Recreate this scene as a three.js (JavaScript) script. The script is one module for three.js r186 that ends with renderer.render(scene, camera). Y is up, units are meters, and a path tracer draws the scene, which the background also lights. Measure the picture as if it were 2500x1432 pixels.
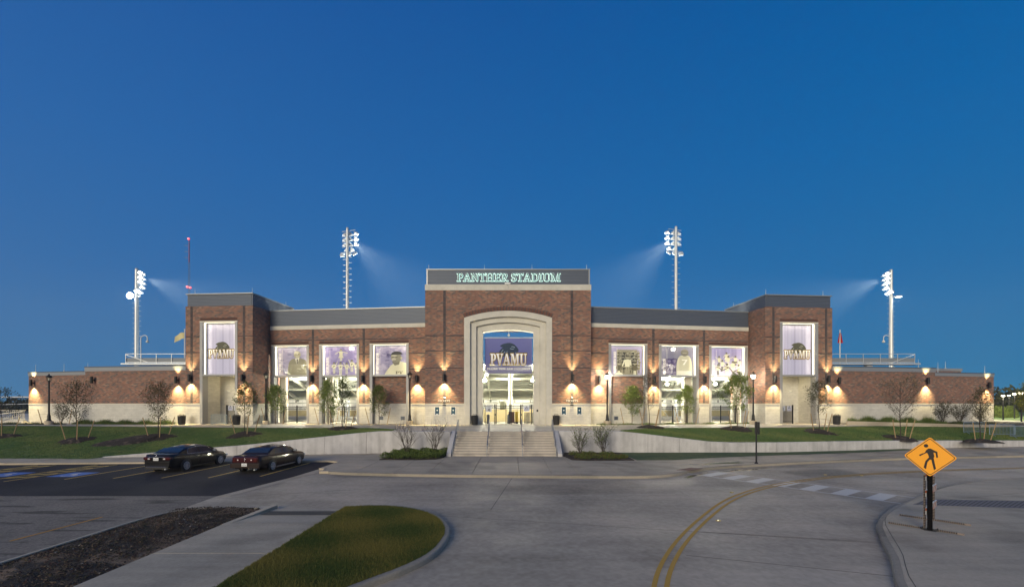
import * as THREE from 'three';
import { mergeGeometries, toCreasedNormals } from 'three/addons/utils/BufferGeometryUtils.js';
import { RoundedBoxGeometry } from 'three/addons/geometries/RoundedBoxGeometry.js';
import { FontLoader } from 'three/addons/loaders/FontLoader.js';
import { RectAreaLightUniformsLib } from 'three/addons/lights/RectAreaLightUniformsLib.js';
RectAreaLightUniformsLib.init();

// ------------------------------------------------------------------ camera, sky, sun, exposure
// y up, metres; the camera stands at x = 0, z = 0 and looks along -z, so "d" below is a distance in front of it (z = -d).
const scene = new THREE.Scene();
const W = 1024, H = 586;
const FPX = 1100 / 2500;                                   // focal length over image width
const camera = new THREE.PerspectiveCamera(2 * Math.atan(H / W / 2 / FPX) * 180 / Math.PI, W / H, 0.1, 3000);
camera.position.set(0, 4.0, 0);
camera.lookAt(0, 4.0, -10);
camera.setViewOffset(W, H, 0, Math.round(-(984 - 716) / 2500 * W), W, H);   // rising lens: verticals stay upright
camera.updateProjectionMatrix();

const lin = (v) => { v /= 255; return v <= 0.04045 ? v / 12.92 : Math.pow((v + 0.055) / 1.055, 2.4); };
const lerp = (a, b, t) => a + (b - a) * t, clamp = (x, a, b) => Math.min(b, Math.max(a, x));
const sstep = (a, b, x) => { x = clamp((x - a) / (b - a), 0, 1); return x * x * (3 - 2 * x); };
{
  const SW = 1024, SH = 512, data = new Float32Array(SW * SH * 4);
  // dusk: pale blue at the horizon, deep blue overhead; a broad afterglow low in the sky behind the camera
  const stops = [[-90, 70, 112, 146], [0, 47, 118, 163], [5, 42, 114, 166], [12, 29, 106, 167], [25, 17, 98, 166], [42, 6, 84, 156], [65, 6, 66, 130], [90, 8, 62, 120]]
    .map((s) => [s[0], lin(s[1]), lin(s[2]), lin(s[3])]);
  for (let r = 0; r < SH; r++) {
    const e = (r + 0.5) / SH * 180 - 90;
    let k = 0; while (k < stops.length - 2 && stops[k + 1][0] < e) k++;
    const t = clamp((e - stops[k][0]) / (stops[k + 1][0] - stops[k][0]), 0, 1);
    for (let c = 0; c < SW; c++) {
      const az = ((c + 0.5) / SW - 0.5) * 2 * Math.PI;       // atan2(z, x)
      const x = Math.cos(az), z = Math.sin(az), up = Math.max(0, e);
      const back = Math.pow(clamp(0.5 + 0.5 * (0.9 * z - 0.44 * x), 0, 1), 4.5), side = clamp(-x * 1.2, -1, 1) * clamp(Math.cos(e * Math.PI / 180), 0, 1);
      const glow = back * Math.exp(-up / 26), lift = back * Math.exp(-up / 60);
      const o = (r * SW + c) * 4;
      data[o] = lerp(stops[k][1], stops[k + 1][1], t) * (1 + 0.3 * side) + 0.5 * glow + 0.09 * lift + 0.009 * side;
      data[o + 1] = lerp(stops[k][2], stops[k + 1][2], t) + 0.3 * glow + 0.07 * lift;
      data[o + 2] = lerp(stops[k][3], stops[k + 1][3], t) + 0.04 * glow + 0.03 * lift;
      data[o + 3] = 1;
    }
  }
  const sky = new THREE.DataTexture(data, SW, SH, THREE.RGBAFormat, THREE.FloatType);
  sky.mapping = THREE.EquirectangularReflectionMapping; sky.magFilter = THREE.LinearFilter; sky.needsUpdate = true;
  scene.background = sky; scene.environment = sky;
}
const sun = new THREE.DirectionalLight(new THREE.Color().setRGB(1, 0.88, 0.66), 2.6);
sun.position.set(-44, 29, 84); sun.target.position.set(0, 0, -30);
sun.castShadow = true; sun.shadow.radius = 45; sun.shadow.mapSize.set(4096, 4096);
Object.assign(sun.shadow.camera, { left: -90, right: 90, top: 60, bottom: -60, near: 1, far: 300 });
scene.add(sun, sun.target);

const renderer = new THREE.WebGLRenderer({ antialias: true });
renderer.setSize(W, H);
renderer.toneMapping = THREE.LinearToneMapping;
renderer.toneMappingExposure = 1.0;
renderer.shadowMap.enabled = true;

// ------------------------------------------------------------------ helpers
let seed = 7;
const rnd = () => { seed = (seed + 0x6d2b79f5) | 0; let t = Math.imul(seed ^ (seed >>> 15), 1 | seed); t = (t + Math.imul(t ^ (t >>> 7), 61 | t)) ^ t; return ((t ^ (t >>> 14)) >>> 0) / 4294967296; };
const rr = (a, b) => a + (b - a) * rnd();
const V = (x, y, z) => new THREE.Vector3(x, y, z);
const used = {};
function numbered(name) { const n = used[name] = (used[name] ?? -1) + 1; return n ? `${name}_${String(n).padStart(3, '0')}` : name; }
function thing(name, label, category, x = 0, y = 0, z = 0, turn = 0, group) {
  const o = new THREE.Group(); o.name = numbered(name); o.position.set(x, y, z); o.rotation.y = turn;
  o.userData = { label, category }; if (group) o.userData.group = group;
  scene.add(o); return o;
}
function part(name, g, m, parent, extra) {
  const o = new THREE.Mesh(g, m); o.name = parent ? name : numbered(name); o.castShadow = o.receiveShadow = true;
  if (extra) Object.assign(o.userData, extra);
  (parent || scene).add(o); return o;
}
const struct = (name, g, m) => part(name, g, m, null, { kind: 'structure' });
const stuff = (name, g, m, label) => part(name, g, m, null, { kind: 'stuff', label });
// non-indexed copy with uv in metres taken from the main direction of each face
function uvm(g, flat = true) {
  if (g.index) g = g.toNonIndexed();
  if (flat) g.computeVertexNormals();
  const p = g.attributes.position, n = p.count, uv = new Float32Array(n * 2), a = V(), b = V(), c = V();
  for (let i = 0; i < n; i += 3) {
    a.fromBufferAttribute(p, i); b.fromBufferAttribute(p, i + 1); c.fromBufferAttribute(p, i + 2);
    const q = b.clone().sub(a).cross(c.clone().sub(a)), X = Math.abs(q.x), Y = Math.abs(q.y), Z = Math.abs(q.z);
    [a, b, c].forEach((v, k) => { const o = (i + k) * 2; if (Y >= X && Y >= Z) { uv[o] = v.x; uv[o + 1] = -v.z; } else if (X > Z) { uv[o] = v.z; uv[o + 1] = v.y; } else { uv[o] = v.x; uv[o + 1] = v.y; } });
  }
  g.setAttribute('uv', new THREE.BufferAttribute(uv, 2));
  for (const k of Object.keys(g.attributes)) if (!['position', 'normal', 'uv'].includes(k)) g.deleteAttribute(k);
  return g;
}
const mg = (list) => list.length === 1 ? list[0] : mergeGeometries(list);
// box given by its two corners
function box(x0, y0, z0, x1, y1, z1) { const g = new THREE.BoxGeometry(Math.abs(x1 - x0), Math.abs(y1 - y0), Math.abs(z1 - z0)); g.translate((x0 + x1) / 2, (y0 + y1) / 2, (z0 + z1) / 2); return uvm(g); }
function rbox(w, h, d, r, x = 0, y = 0, z = 0, seg = 2) { const g = new RoundedBoxGeometry(w, h, d, seg, r); g.translate(x, y, z); return uvm(g, false); }
function cyl(r0, r1, h, x = 0, y = 0, z = 0, n = 14) { const g = new THREE.CylinderGeometry(r1, r0, h, n); g.translate(x, y + h / 2, z); return uvm(g, false); }
// bar between two points
function bar(a, b, r0, r1 = r0, n = 8) {
  const d = b.clone().sub(a), g = new THREE.CylinderGeometry(r1, r0, d.length(), n);
  g.translate(0, d.length() / 2, 0); g.applyQuaternion(new THREE.Quaternion().setFromUnitVectors(V(0, 1, 0), d.normalize())); g.translate(a.x, a.y, a.z);
  return uvm(g, false);
}
function beam(a, b, w, h) {   // rectangular bar
  const d = b.clone().sub(a), L = d.length(), g = new THREE.BoxGeometry(w, h, L); g.translate(0, 0, L / 2);
  g.applyMatrix4(new THREE.Matrix4().lookAt(b, a, V(0, 1, 0))); g.translate(a.x, a.y, a.z); return uvm(g);
}
function tube(pts, r, n = 40, k = 8, tension = 0.5) { return uvm(new THREE.TubeGeometry(new THREE.CatmullRomCurve3(pts, false, 'catmullrom', tension), n, r, k, false), false); }
function lathe(pts, n = 24) { return uvm(new THREE.LatheGeometry(pts.map((p) => new THREE.Vector2(p[0], p[1])), n), false); }
function shapeOf(pts) { return new THREE.Shape(pts.map((p) => new THREE.Vector2(p[0], p[1]))); }
function extrude(shape, depth, z0 = 0, bevel = 0) {
  const g = new THREE.ExtrudeGeometry(shape, { depth: depth - 2 * bevel, bevelEnabled: bevel > 0, bevelSize: bevel, bevelThickness: bevel, bevelOffset: -bevel, bevelSegments: 1, curveSegments: 24 });
  g.translate(0, 0, z0 + bevel); return uvm(g);
}
// flat sheet from points (x, d) at height y
function sheet(pts, y) { const g = new THREE.ShapeGeometry(shapeOf(pts)); g.rotateX(-Math.PI / 2); g.translate(0, y, 0); return uvm(g); }
// slab from points (x, d) with a side
function slab(pts, y0, y1, bevel = 0.01) {
  const g = new THREE.ExtrudeGeometry(shapeOf(pts), { depth: y1 - y0 - bevel, bevelEnabled: bevel > 0, bevelSize: bevel, bevelThickness: bevel, bevelOffset: -bevel, bevelSegments: 1 });
  g.rotateX(-Math.PI / 2); g.translate(0, y0, 0); return uvm(g);
}
// grid surface from a function (u, v) -> Vector3
function grid(fn, nu, nv, uvScale) {
  const p = [], uv = [], idx = [];
  for (let j = 0; j <= nv; j++) for (let i = 0; i <= nu; i++) { const q = fn(i / nu, j / nv); p.push(q.x, q.y, q.z); if (uvScale) uv.push(i / nu * uvScale[0], j / nv * uvScale[1]); else uv.push(q.x, -q.z); }
  for (let j = 0; j < nv; j++) for (let i = 0; i < nu; i++) { const a = j * (nu + 1) + i, b = a + 1, c = a + nu + 1, e = c + 1; idx.push(a, b, e, a, e, c); }
  const g = new THREE.BufferGeometry(); g.setAttribute('position', new THREE.Float32BufferAttribute(p, 3)); g.setAttribute('uv', new THREE.Float32BufferAttribute(uv, 2)); g.setIndex(idx); g.computeVertexNormals(); return g;
}
// ribbon along points (x, d): a kerb with a rounded outer edge; w to the left of the walking direction
function smoothPath(pts, n) { return new THREE.CatmullRomCurve3(pts.map((p) => V(p[0], 0, -p[1])), false, 'centripetal').getSpacedPoints(n); }
function sweep(path, prof) {   // prof: [offset to the left, height]
  const pos = [], idx = [], uv = []; let run = 0;
  path.forEach((p, i) => {
    const a = path[Math.max(0, i - 1)], b = path[Math.min(path.length - 1, i + 1)], t = b.clone().sub(a).setY(0).normalize(), l = V(t.z, 0, -t.x);
    if (i) run += p.distanceTo(path[i - 1]);
    let v = 0; prof.forEach((q, k) => { if (k) v += Math.hypot(q[0] - prof[k - 1][0], q[1] - prof[k - 1][1]); pos.push(p.x + l.x * q[0], p.y + q[1], p.z + l.z * q[0]); uv.push(run, v); });
  });
  const m = prof.length;
  for (let i = 0; i < path.length - 1; i++) for (let k = 0; k < m - 1; k++) { const a = i * m + k, b = a + 1, c = a + m, e = c + 1; idx.push(a, c, b, b, c, e); }
  let g = new THREE.BufferGeometry(); g.setAttribute('position', new THREE.Float32BufferAttribute(pos, 3)); g.setAttribute('uv', new THREE.Float32BufferAttribute(uv, 2)); g.setIndex(idx); g = g.toNonIndexed(); g.computeVertexNormals(); return g;
}
function stripe(path, w, y) { return sweep(path.map((p) => V(p.x, y, p.z)), [[-w / 2, 0], [w / 2, 0]]); }
const line = (a, b, w, y) => stripe([V(a[0], 0, -a[1]), V(b[0], 0, -b[1])], w, y);
const interp = (tab, x) => { if (x <= tab[0][0]) return tab[0][1]; for (let i = 1; i < tab.length; i++) if (x <= tab[i][0]) return lerp(tab[i - 1][1], tab[i][1], (x - tab[i - 1][0]) / (tab[i][0] - tab[i - 1][0])); return tab[tab.length - 1][1]; };

// ------------------------------------------------------------------ textures
function tileNoise(n, cells, s) {      // smooth noise that tiles, 0..1
  let q = s * 7919 + 13; const R = () => { q = (q * 1664525 + 1013904223) | 0; return ((q >>> 8) & 0xffff) / 65535; };
  const cx = cells[0], cy = cells[1], L = Array.from({ length: cx * cy }, R), out = new Float32Array(n * n);
  for (let y = 0; y < n; y++) {
    const fy = y / n * cy, iy = Math.floor(fy), ty = fy - iy, sy = ty * ty * (3 - 2 * ty), r0 = (iy % cy) * cx, r1 = ((iy + 1) % cy) * cx;
    for (let x = 0; x < n; x++) { const fx = x / n * cx, ix = Math.floor(fx), tx = fx - ix, sx = tx * tx * (3 - 2 * tx), c0 = ix % cx, c1 = (ix + 1) % cx; out[y * n + x] = lerp(lerp(L[r0 + c0], L[r0 + c1], sx), lerp(L[r1 + c0], L[r1 + c1], sx), sy); }
  }
  return out;
}
function octaves(n, list, s) { const out = new Float32Array(n * n); let tot = 0; list.forEach(([cx, cy, w], k) => { const t = tileNoise(n, [cx, cy], s + k * 31); tot += w; for (let i = 0; i < out.length; i++) out[i] += t[i] * w; }); for (let i = 0; i < out.length; i++) out[i] /= tot; return out; }
const toS = (l) => Math.round(255 * clamp(l <= 0.0031308 ? 12.92 * l : 1.055 * Math.pow(l, 1 / 2.4) - 0.055, 0, 1));
function texture(n, fn, metres, srgb = true) {    // fn(i, x, y) -> linear [r, g, b]
  const d = new Uint8Array(n * n * 4);
  for (let y = 0, i = 0; y < n; y++) for (let x = 0; x < n; x++, i++) { const c = fn(i, x, y); for (let k = 0; k < 3; k++) d[i * 4 + k] = srgb ? toS(c[k]) : Math.round(255 * clamp(c[k], 0, 1)); d[i * 4 + 3] = 255; }
  const t = new THREE.DataTexture(d, n, n, THREE.RGBAFormat); t.wrapS = t.wrapT = THREE.RepeatWrapping; t.magFilter = THREE.LinearFilter; t.minFilter = THREE.LinearMipmapLinearFilter; t.generateMipmaps = true;
  if (srgb) t.colorSpace = THREE.SRGBColorSpace;
  t.repeat.set(1 / metres[0], 1 / metres[1]); t.needsUpdate = true; return t;
}
const mix3 = (a, b, t) => [lerp(a[0], b[0], t), lerp(a[1], b[1], t), lerp(a[2], b[2], t)];
const mul3 = (a, k) => [a[0] * k, a[1] * k, a[2] * k];
function canvasTex(w, h, draw) { const c = document.createElement('canvas'); c.width = w; c.height = h; const x = c.getContext('2d'); draw(x, w, h); const t = new THREE.CanvasTexture(c); t.colorSpace = THREE.SRGBColorSpace; return t; }

// brick: running bond, 0.305 x 0.1 m, tile 12 x 32 bricks
function brickTex(palette, mortar, metres = [3.66, 3.2], stack = false) {
  const n = 1024, cols = 12, rows = 32, tone = tileNoise(n, [64, 64], 3), big = tileNoise(n, [5, 5], 9), pick = [];
  let q = 99; const R = () => { q = (q * 1664525 + 1013904223) | 0; return ((q >>> 8) & 0xffff) / 65535; };
  const total = palette.reduce((s, p) => s + p[1], 0);
  for (let i = 0; i < cols * rows; i++) { let v = R() * total, k = 0; while (v > palette[k][1]) v -= palette[k++][1]; pick.push(mul3(palette[k][0], 0.8 + 0.4 * R())); }
  return texture(n, (i, x, y) => {
    const fy = y / n * rows, ry = Math.floor(fy), vy = fy - ry, fx = x / n * cols + (stack ? 0 : (ry % 2) * 0.5), rx = Math.floor(fx) % cols, vx = fx - Math.floor(fx);
    const m = vy < 0.13 || vx < 0.045;
    const k = (0.85 + 0.3 * tone[i]) * (0.88 + 0.24 * big[i]);
    return m ? mul3(mortar, 0.85 + 0.3 * tone[i]) : mul3(pick[ry * cols + rx], k);
  }, metres);
}
const RED = [[[0.205, 0.08, 0.05], 34], [[0.17, 0.07, 0.047], 26], [[0.25, 0.12, 0.07], 14], [[0.14, 0.07, 0.053], 12], [[0.075, 0.056, 0.054], 16], [[0.25, 0.16, 0.115], 5]];
const tBrick = brickTex(RED, [0.36, 0.32, 0.28]);
const tDark = brickTex([[[0.04, 0.034, 0.042], 5], [[0.06, 0.05, 0.055], 3], [[0.11, 0.06, 0.055], 1]], [0.15, 0.13, 0.115]);
const tStone = (() => { const n = 512, a = octaves(n, [[4, 4, 1], [16, 16, 0.7], [90, 90, 0.6]], 21), rows = 16, cols = 8; let q = 5; const R = () => { q = (q * 1664525 + 1013904223) | 0; return ((q >>> 8) & 0xffff) / 65535; }; const pick = Array.from({ length: rows * cols }, () => 0.94 + 0.12 * R());
  return texture(n, (i, x, y) => { const fy = y / n * rows, r = Math.floor(fy), fx = x / n * cols + (r % 2) * 0.5, c = Math.floor(fx) % cols, m = fy - r < 0.07 || fx - Math.floor(fx) < 0.02; return mul3([0.57, 0.55, 0.49], (m ? 0.8 : pick[r * cols + c]) * (0.84 + 0.32 * a[i])); }, [4.8, 3.2]); })();
const tCast = (() => { const a = octaves(512, [[3, 3, 1], [11, 11, 0.6], [70, 70, 0.5]], 41); return texture(512, (i) => mul3([0.54, 0.515, 0.45], 0.82 + 0.36 * a[i]), [4, 4]); })();
function concreteTex(n, base, metres, s, contrast, crackle = 0) {
  const a = octaves(n, [[3, 3, 1.2], [7, 7, 0.8], [19, 19, 0.5]], s), streak = octaves(n, [[4, 40, 1], [9, 90, 0.7]], s + 5), fine = octaves(n, [[160, 160, 1], [330, 330, 1]], s + 9), st = octaves(n, [[6, 6, 1], [14, 14, 0.6]], s + 77);
  return texture(n, (i) => { const stain = sstep(0.6, 0.78, st[i]); const k = 1 + contrast * ((a[i] - 0.5) * 1.6 + (streak[i] - 0.5) * 0.55 + (fine[i] - 0.5) * 0.55) - stain * 0.28 * contrast * 1.6; const w = (a[i] - 0.5) * 0.08; return [base[0] * k * (1 + w), base[1] * k, base[2] * k * (1 - w)]; }, metres);
}
const tRoad = concreteTex(2048, [0.41, 0.35, 0.27], [26, 26], 51, 0.6);
const tWalk = concreteTex(1024, [0.43, 0.37, 0.28], [11, 11], 61, 0.4);
const tPlaza = concreteTex(1024, [0.52, 0.48, 0.4], [14, 14], 71, 0.35);
const tWall = (() => { const n = 1024, a = octaves(n, [[5, 3, 1], [13, 9, 0.8], [34, 22, 0.6]], 81), run = octaves(n, [[36, 2, 1], [80, 3, 0.8]], 87), fine = octaves(n, [[140, 140, 1], [300, 300, 1]], 83);
  return texture(n, (i) => { const k = 0.58 + 0.66 * a[i] + 0.34 * (run[i] - 0.5) + 0.16 * (fine[i] - 0.5); return [0.5 * k, 0.485 * k, 0.48 * k]; }, [9, 9]); })();
const tAsphalt = (() => { const n = 1024, a = octaves(n, [[4, 4, 1], [11, 11, 0.8]], 91), f = octaves(n, [[200, 200, 1], [420, 420, 1.4]], 95); return texture(n, (i) => { const k = 0.7 + 0.4 * a[i] + 0.6 * (f[i] - 0.5); return [0.046 * k, 0.043 * k, 0.046 * k]; }, [9, 9]); })();
const tOld = (() => { const n = 1024, a = octaves(n, [[3, 4, 1], [9, 9, 0.8]], 101), s = octaves(n, [[5, 26, 1], [11, 60, 0.8]], 107), f = octaves(n, [[180, 180, 1], [400, 400, 1.4]], 105);
  return texture(n, (i) => { const dark = sstep(0.62, 0.74, s[i]); const k = (0.78 + 0.4 * a[i] + 0.75 * (f[i] - 0.5)) * (1 - 0.5 * dark); return [0.23 * k, 0.2 * k, 0.165 * k]; }, [12, 12]); })();
const tGrass = (() => { const n = 1024, a = octaves(n, [[4, 4, 1], [9, 9, 0.8], [26, 26, 0.6]], 111), s = octaves(n, [[30, 110, 1], [60, 200, 1]], 113), f = octaves(n, [[180, 240, 1], [340, 420, 1.5]], 115);
  return texture(n, (i) => { const t = sstep(0.3, 0.75, a[i] * 0.7 + s[i] * 0.3); const k = 0.45 + 0.6 * s[i] + 0.9 * (f[i] - 0.4); return mul3(mix3([0.07, 0.14, 0.045], [0.19, 0.215, 0.07], t), k); }, [8, 8]); })();
const tMulch = (() => { const n = 512, f = octaves(n, [[60, 60, 1], [160, 160, 1.3]], 121), a = octaves(n, [[5, 5, 1], [17, 17, 1]], 123); return texture(n, (i) => { const tan = sstep(0.62, 0.78, a[i]); return mul3(mix3([0.035, 0.025, 0.018], [0.16, 0.115, 0.08], tan * 0.8), 0.4 + 1.3 * f[i]); }, [3.2, 3.2]); })();
const tSoil = (() => { const n = 512, f = octaves(n, [[60, 60, 1], [160, 160, 1.3]], 161), a = octaves(n, [[4, 4, 1], [11, 11, 1]], 163); return texture(n, (i) => mul3(mix3([0.05, 0.034, 0.021], [0.22, 0.145, 0.085], sstep(0.45, 0.6, a[i])), 0.5 + f[i]), [5, 5]); })();
const tBump = (() => { const f = octaves(512, [[40, 40, 1], [120, 120, 1], [250, 250, 1]], 131); return texture(512, (i) => [f[i], f[i], f[i]], [1.5, 1.5], false); })();
const tRough = (() => { const f = octaves(512, [[4, 4, 1], [13, 13, 0.7], [60, 60, 0.3]], 141); return texture(512, (i) => { const v = 0.66 + 0.34 * sstep(0.3, 0.7, f[i]); return [v, v, v]; }, [13, 13], false); })();

// ------------------------------------------------------------------ materials
const col = (r, g, b) => new THREE.Color().setRGB(r, g, b);
const std = (o) => new THREE.MeshStandardMaterial({ roughness: 0.9, ...o });
const gnd = (o) => new THREE.MeshPhysicalMaterial({ roughness: 0.95, specularIntensity: 0.3, ...o });
const paint = (r, g, b, rough = 0.5, metal = 0) => std({ color: col(r, g, b), roughness: rough, metalness: metal });
const glowMat = (r, g, b, k) => std({ color: col(0.9, 0.9, 0.9), emissive: col(r, g, b), emissiveIntensity: k });
const M = {
  brick: std({ map: tBrick, bumpMap: tBrick, bumpScale: -0.006 }), darkBrick: std({ map: tDark }), stone: std({ map: tStone, bumpMap: tStone, bumpScale: 0.004 }), cast: std({ map: tCast }),
  road: gnd({ map: tRoad, roughnessMap: tRough, roughness: 1, bumpMap: tBump, bumpScale: 0.002 }), kerb: gnd({ map: tWalk, color: col(0.72, 0.74, 0.78), roughness: 0.9 }), walk: gnd({ map: tWalk, roughness: 0.85, bumpMap: tBump, bumpScale: 0.002 }), plaza: gnd({ map: tPlaza, roughness: 0.7, bumpMap: tBump, bumpScale: 0.0015 }), wall: std({ map: tWall, bumpMap: tBump, bumpScale: 0.003 }),
  asphalt: gnd({ map: tAsphalt, roughness: 0.95, bumpMap: tBump, bumpScale: 0.003 }), old: gnd({ map: tOld, bumpMap: tBump, bumpScale: 0.004 }), grass: gnd({ map: tGrass, bumpMap: tBump, bumpScale: 0.03 }), mulch: std({ map: tMulch, bumpMap: tBump, bumpScale: 0.05 }),
  metal: paint(0.1, 0.118, 0.155, 0.5, 0.2), cap: paint(0.3, 0.31, 0.32, 0.4, 0.3), white: paint(0.7, 0.69, 0.64, 0.6), frame: paint(0.3, 0.3, 0.305, 0.5, 0.1), cream: paint(0.62, 0.58, 0.48, 0.7), steel: paint(0.5, 0.52, 0.46, 0.55), galv: paint(0.55, 0.57, 0.58, 0.42, 0.35),
  black: paint(0.007, 0.007, 0.009, 0.55), blackSoft: paint(0.02, 0.02, 0.022, 0.7), joint: paint(0.06, 0.056, 0.05, 0.95), yellow: std({ color: col(0.72, 0.47, 0.1), map: null, roughness: 0.85 }), whitePaint: paint(0.68, 0.63, 0.54, 0.85), blue: paint(0.08, 0.18, 0.5, 0.8),
  wood: paint(0.36, 0.25, 0.13, 0.85), bark: paint(0.16, 0.12, 0.085, 0.95), darkBark: paint(0.05, 0.038, 0.03, 0.95), rail: paint(0.28, 0.3, 0.34, 0.3, 0.7), glass: new THREE.MeshPhysicalMaterial({ color: col(0.02, 0.03, 0.05), roughness: 0.06, specularIntensity: 1 }),
  led: glowMat(1, 0.92, 0.66, 1.5), lampWarm: glowMat(1, 0.74, 0.42, 14), lampWhite: glowMat(1, 0.93, 0.74, 24), flood: glowMat(0.93, 1, 0.98, 14), red: glowMat(1, 0.0, 0.008, 1.6), halo: glowMat(0.6, 1, 0.86, 1.5),
};
const PL = 1.8;    // level of the plaza and of the building's foot
// a straight stretch of wall: from (x, d) on its left to (x, d) on its right, seen from the front
function stretch(a, b) { const turn = Math.atan2(b[1] - a[1], b[0] - a[0]), L = Math.hypot(b[0] - a[0], b[1] - a[1]), c = Math.cos(turn), s = Math.sin(turn);
  return { turn, L, a, at: (u, y, out = 0) => V(a[0] + c * u + s * out, PL + y, -a[1] - s * u + c * out) }; }
const onWall = (st, name, label, cat, u, y, out, group) => { const p = st.at(u, y, out); return thing(name, label, cat, p.x, p.y, p.z, st.turn, group); };
const wallThing = (st, name, label, cat) => onWall(st, name, label, cat, 0, 0, 0);
// ------------------------------------------------------------------ ground, road, pavements
struct('ground', sheet([[-480, -120], [480, -120], [480, 480], [-480, 480]], -0.04), paint(0.035, 0.05, 0.03, 1));
struct('road', sheet([[-120, -40], [120, -40], [120, 46], [-120, 46]], 0), M.road);
struct('parking_lot', sheet([[-120, 19.5], [-12.75, 19.5], [-11.95, 24.5], [-11.65, 30.2], [-12.6, 30.8], [-33, 29.3], [-120, 29.3]], 0.006), M.asphalt);
struct('old_pavement', sheet([[-120, 1], [-12.6, 1], [-12.6, 17.4], [-12.75, 19.49], [-120, 19.49]], 0.004), M.old);
// yellow stall lines, hatching and wheelchair bays
const MARK = 0.0105;
const PX = (d) => (d - 25) * 0.036;      // the stalls lean a little to the right with distance
const stallLine = (x, d0, d1, name = 'stall_line') => struct(name, line([x + PX(d0), d0], [x + PX(d1), d1], 0.11, MARK), M.yellow);
for (const [x, a, b] of [[-23.6, 23.8, 29.6], [-21.3, 24.1, 29.9], [-18.8, 24.2, 30.05], [-16.35, 24.3, 30.2], [-13.85, 24.8, 30.4], [-26.0, 23.1, 29.5], [-27.2, 23.8, 29.4], [-29.8, 25.5, 29.3], [-31, 25.6, 29.3], [-33.6, 25, 29.3], [-36, 25, 29.3]]) stallLine(x, a, b);
for (const [x0, x1] of [[-27.14, -26.06], [-30.94, -29.86]]) for (let k = 0; k < 5; k++) struct('hatch_stroke', line([x0 + PX(24 + k), 24.2 + k * 1.05], [x1 + PX(25 + k), 24.75 + k * 1.05], 0.24, MARK + 0.001), M.yellow);
for (const x of [-24.75, -28.45]) {
  const g = new THREE.Group(); g.name = numbered('wheelchair_bay_marking'); g.userData.kind = 'structure'; scene.add(g);
  part('blue_square', sheet([[x - 0.75, 24.6], [x + 0.75, 24.6], [x + 0.8, 26.2], [x - 0.7, 26.2]], MARK), M.blue, g);
  const ring = new THREE.RingGeometry(0.26, 0.36, 20, 1, -2.4, 4.2); ring.rotateX(-Math.PI / 2); ring.translate(x + 0.02, MARK + 0.004, -25.15);
  part('wheelchair_symbol', mg([uvm(ring), line([x - 0.08, 25.95], [x - 0.04, 25.3], 0.13, MARK + 0.005), line([x - 0.05, 25.32], [x + 0.3, 25.25], 0.1, MARK + 0.006), line([x + 0.28, 25.27], [x + 0.42, 24.95], 0.1, MARK + 0.007)]), M.whitePaint, g);
}
struct('faded_stall_line', line([-14.6, 13.1], [-14.45, 15.9], 0.1, MARK), std({ color: col(0.5, 0.24, 0.03), roughness: 0.9 }));
struct('faded_stall_line', line([-16.2, 10.4], [-14.5, 12.75], 0.1, MARK), std({ color: col(0.45, 0.22, 0.03), roughness: 0.9 }));

// kerb profile: up the road side, over a rounded edge, flat top
const KERB = [[0, 0], [0, 0.11], [0.015, 0.14], [0.05, 0.155], [0.16, 0.155], [0.162, 0.12]];
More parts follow.
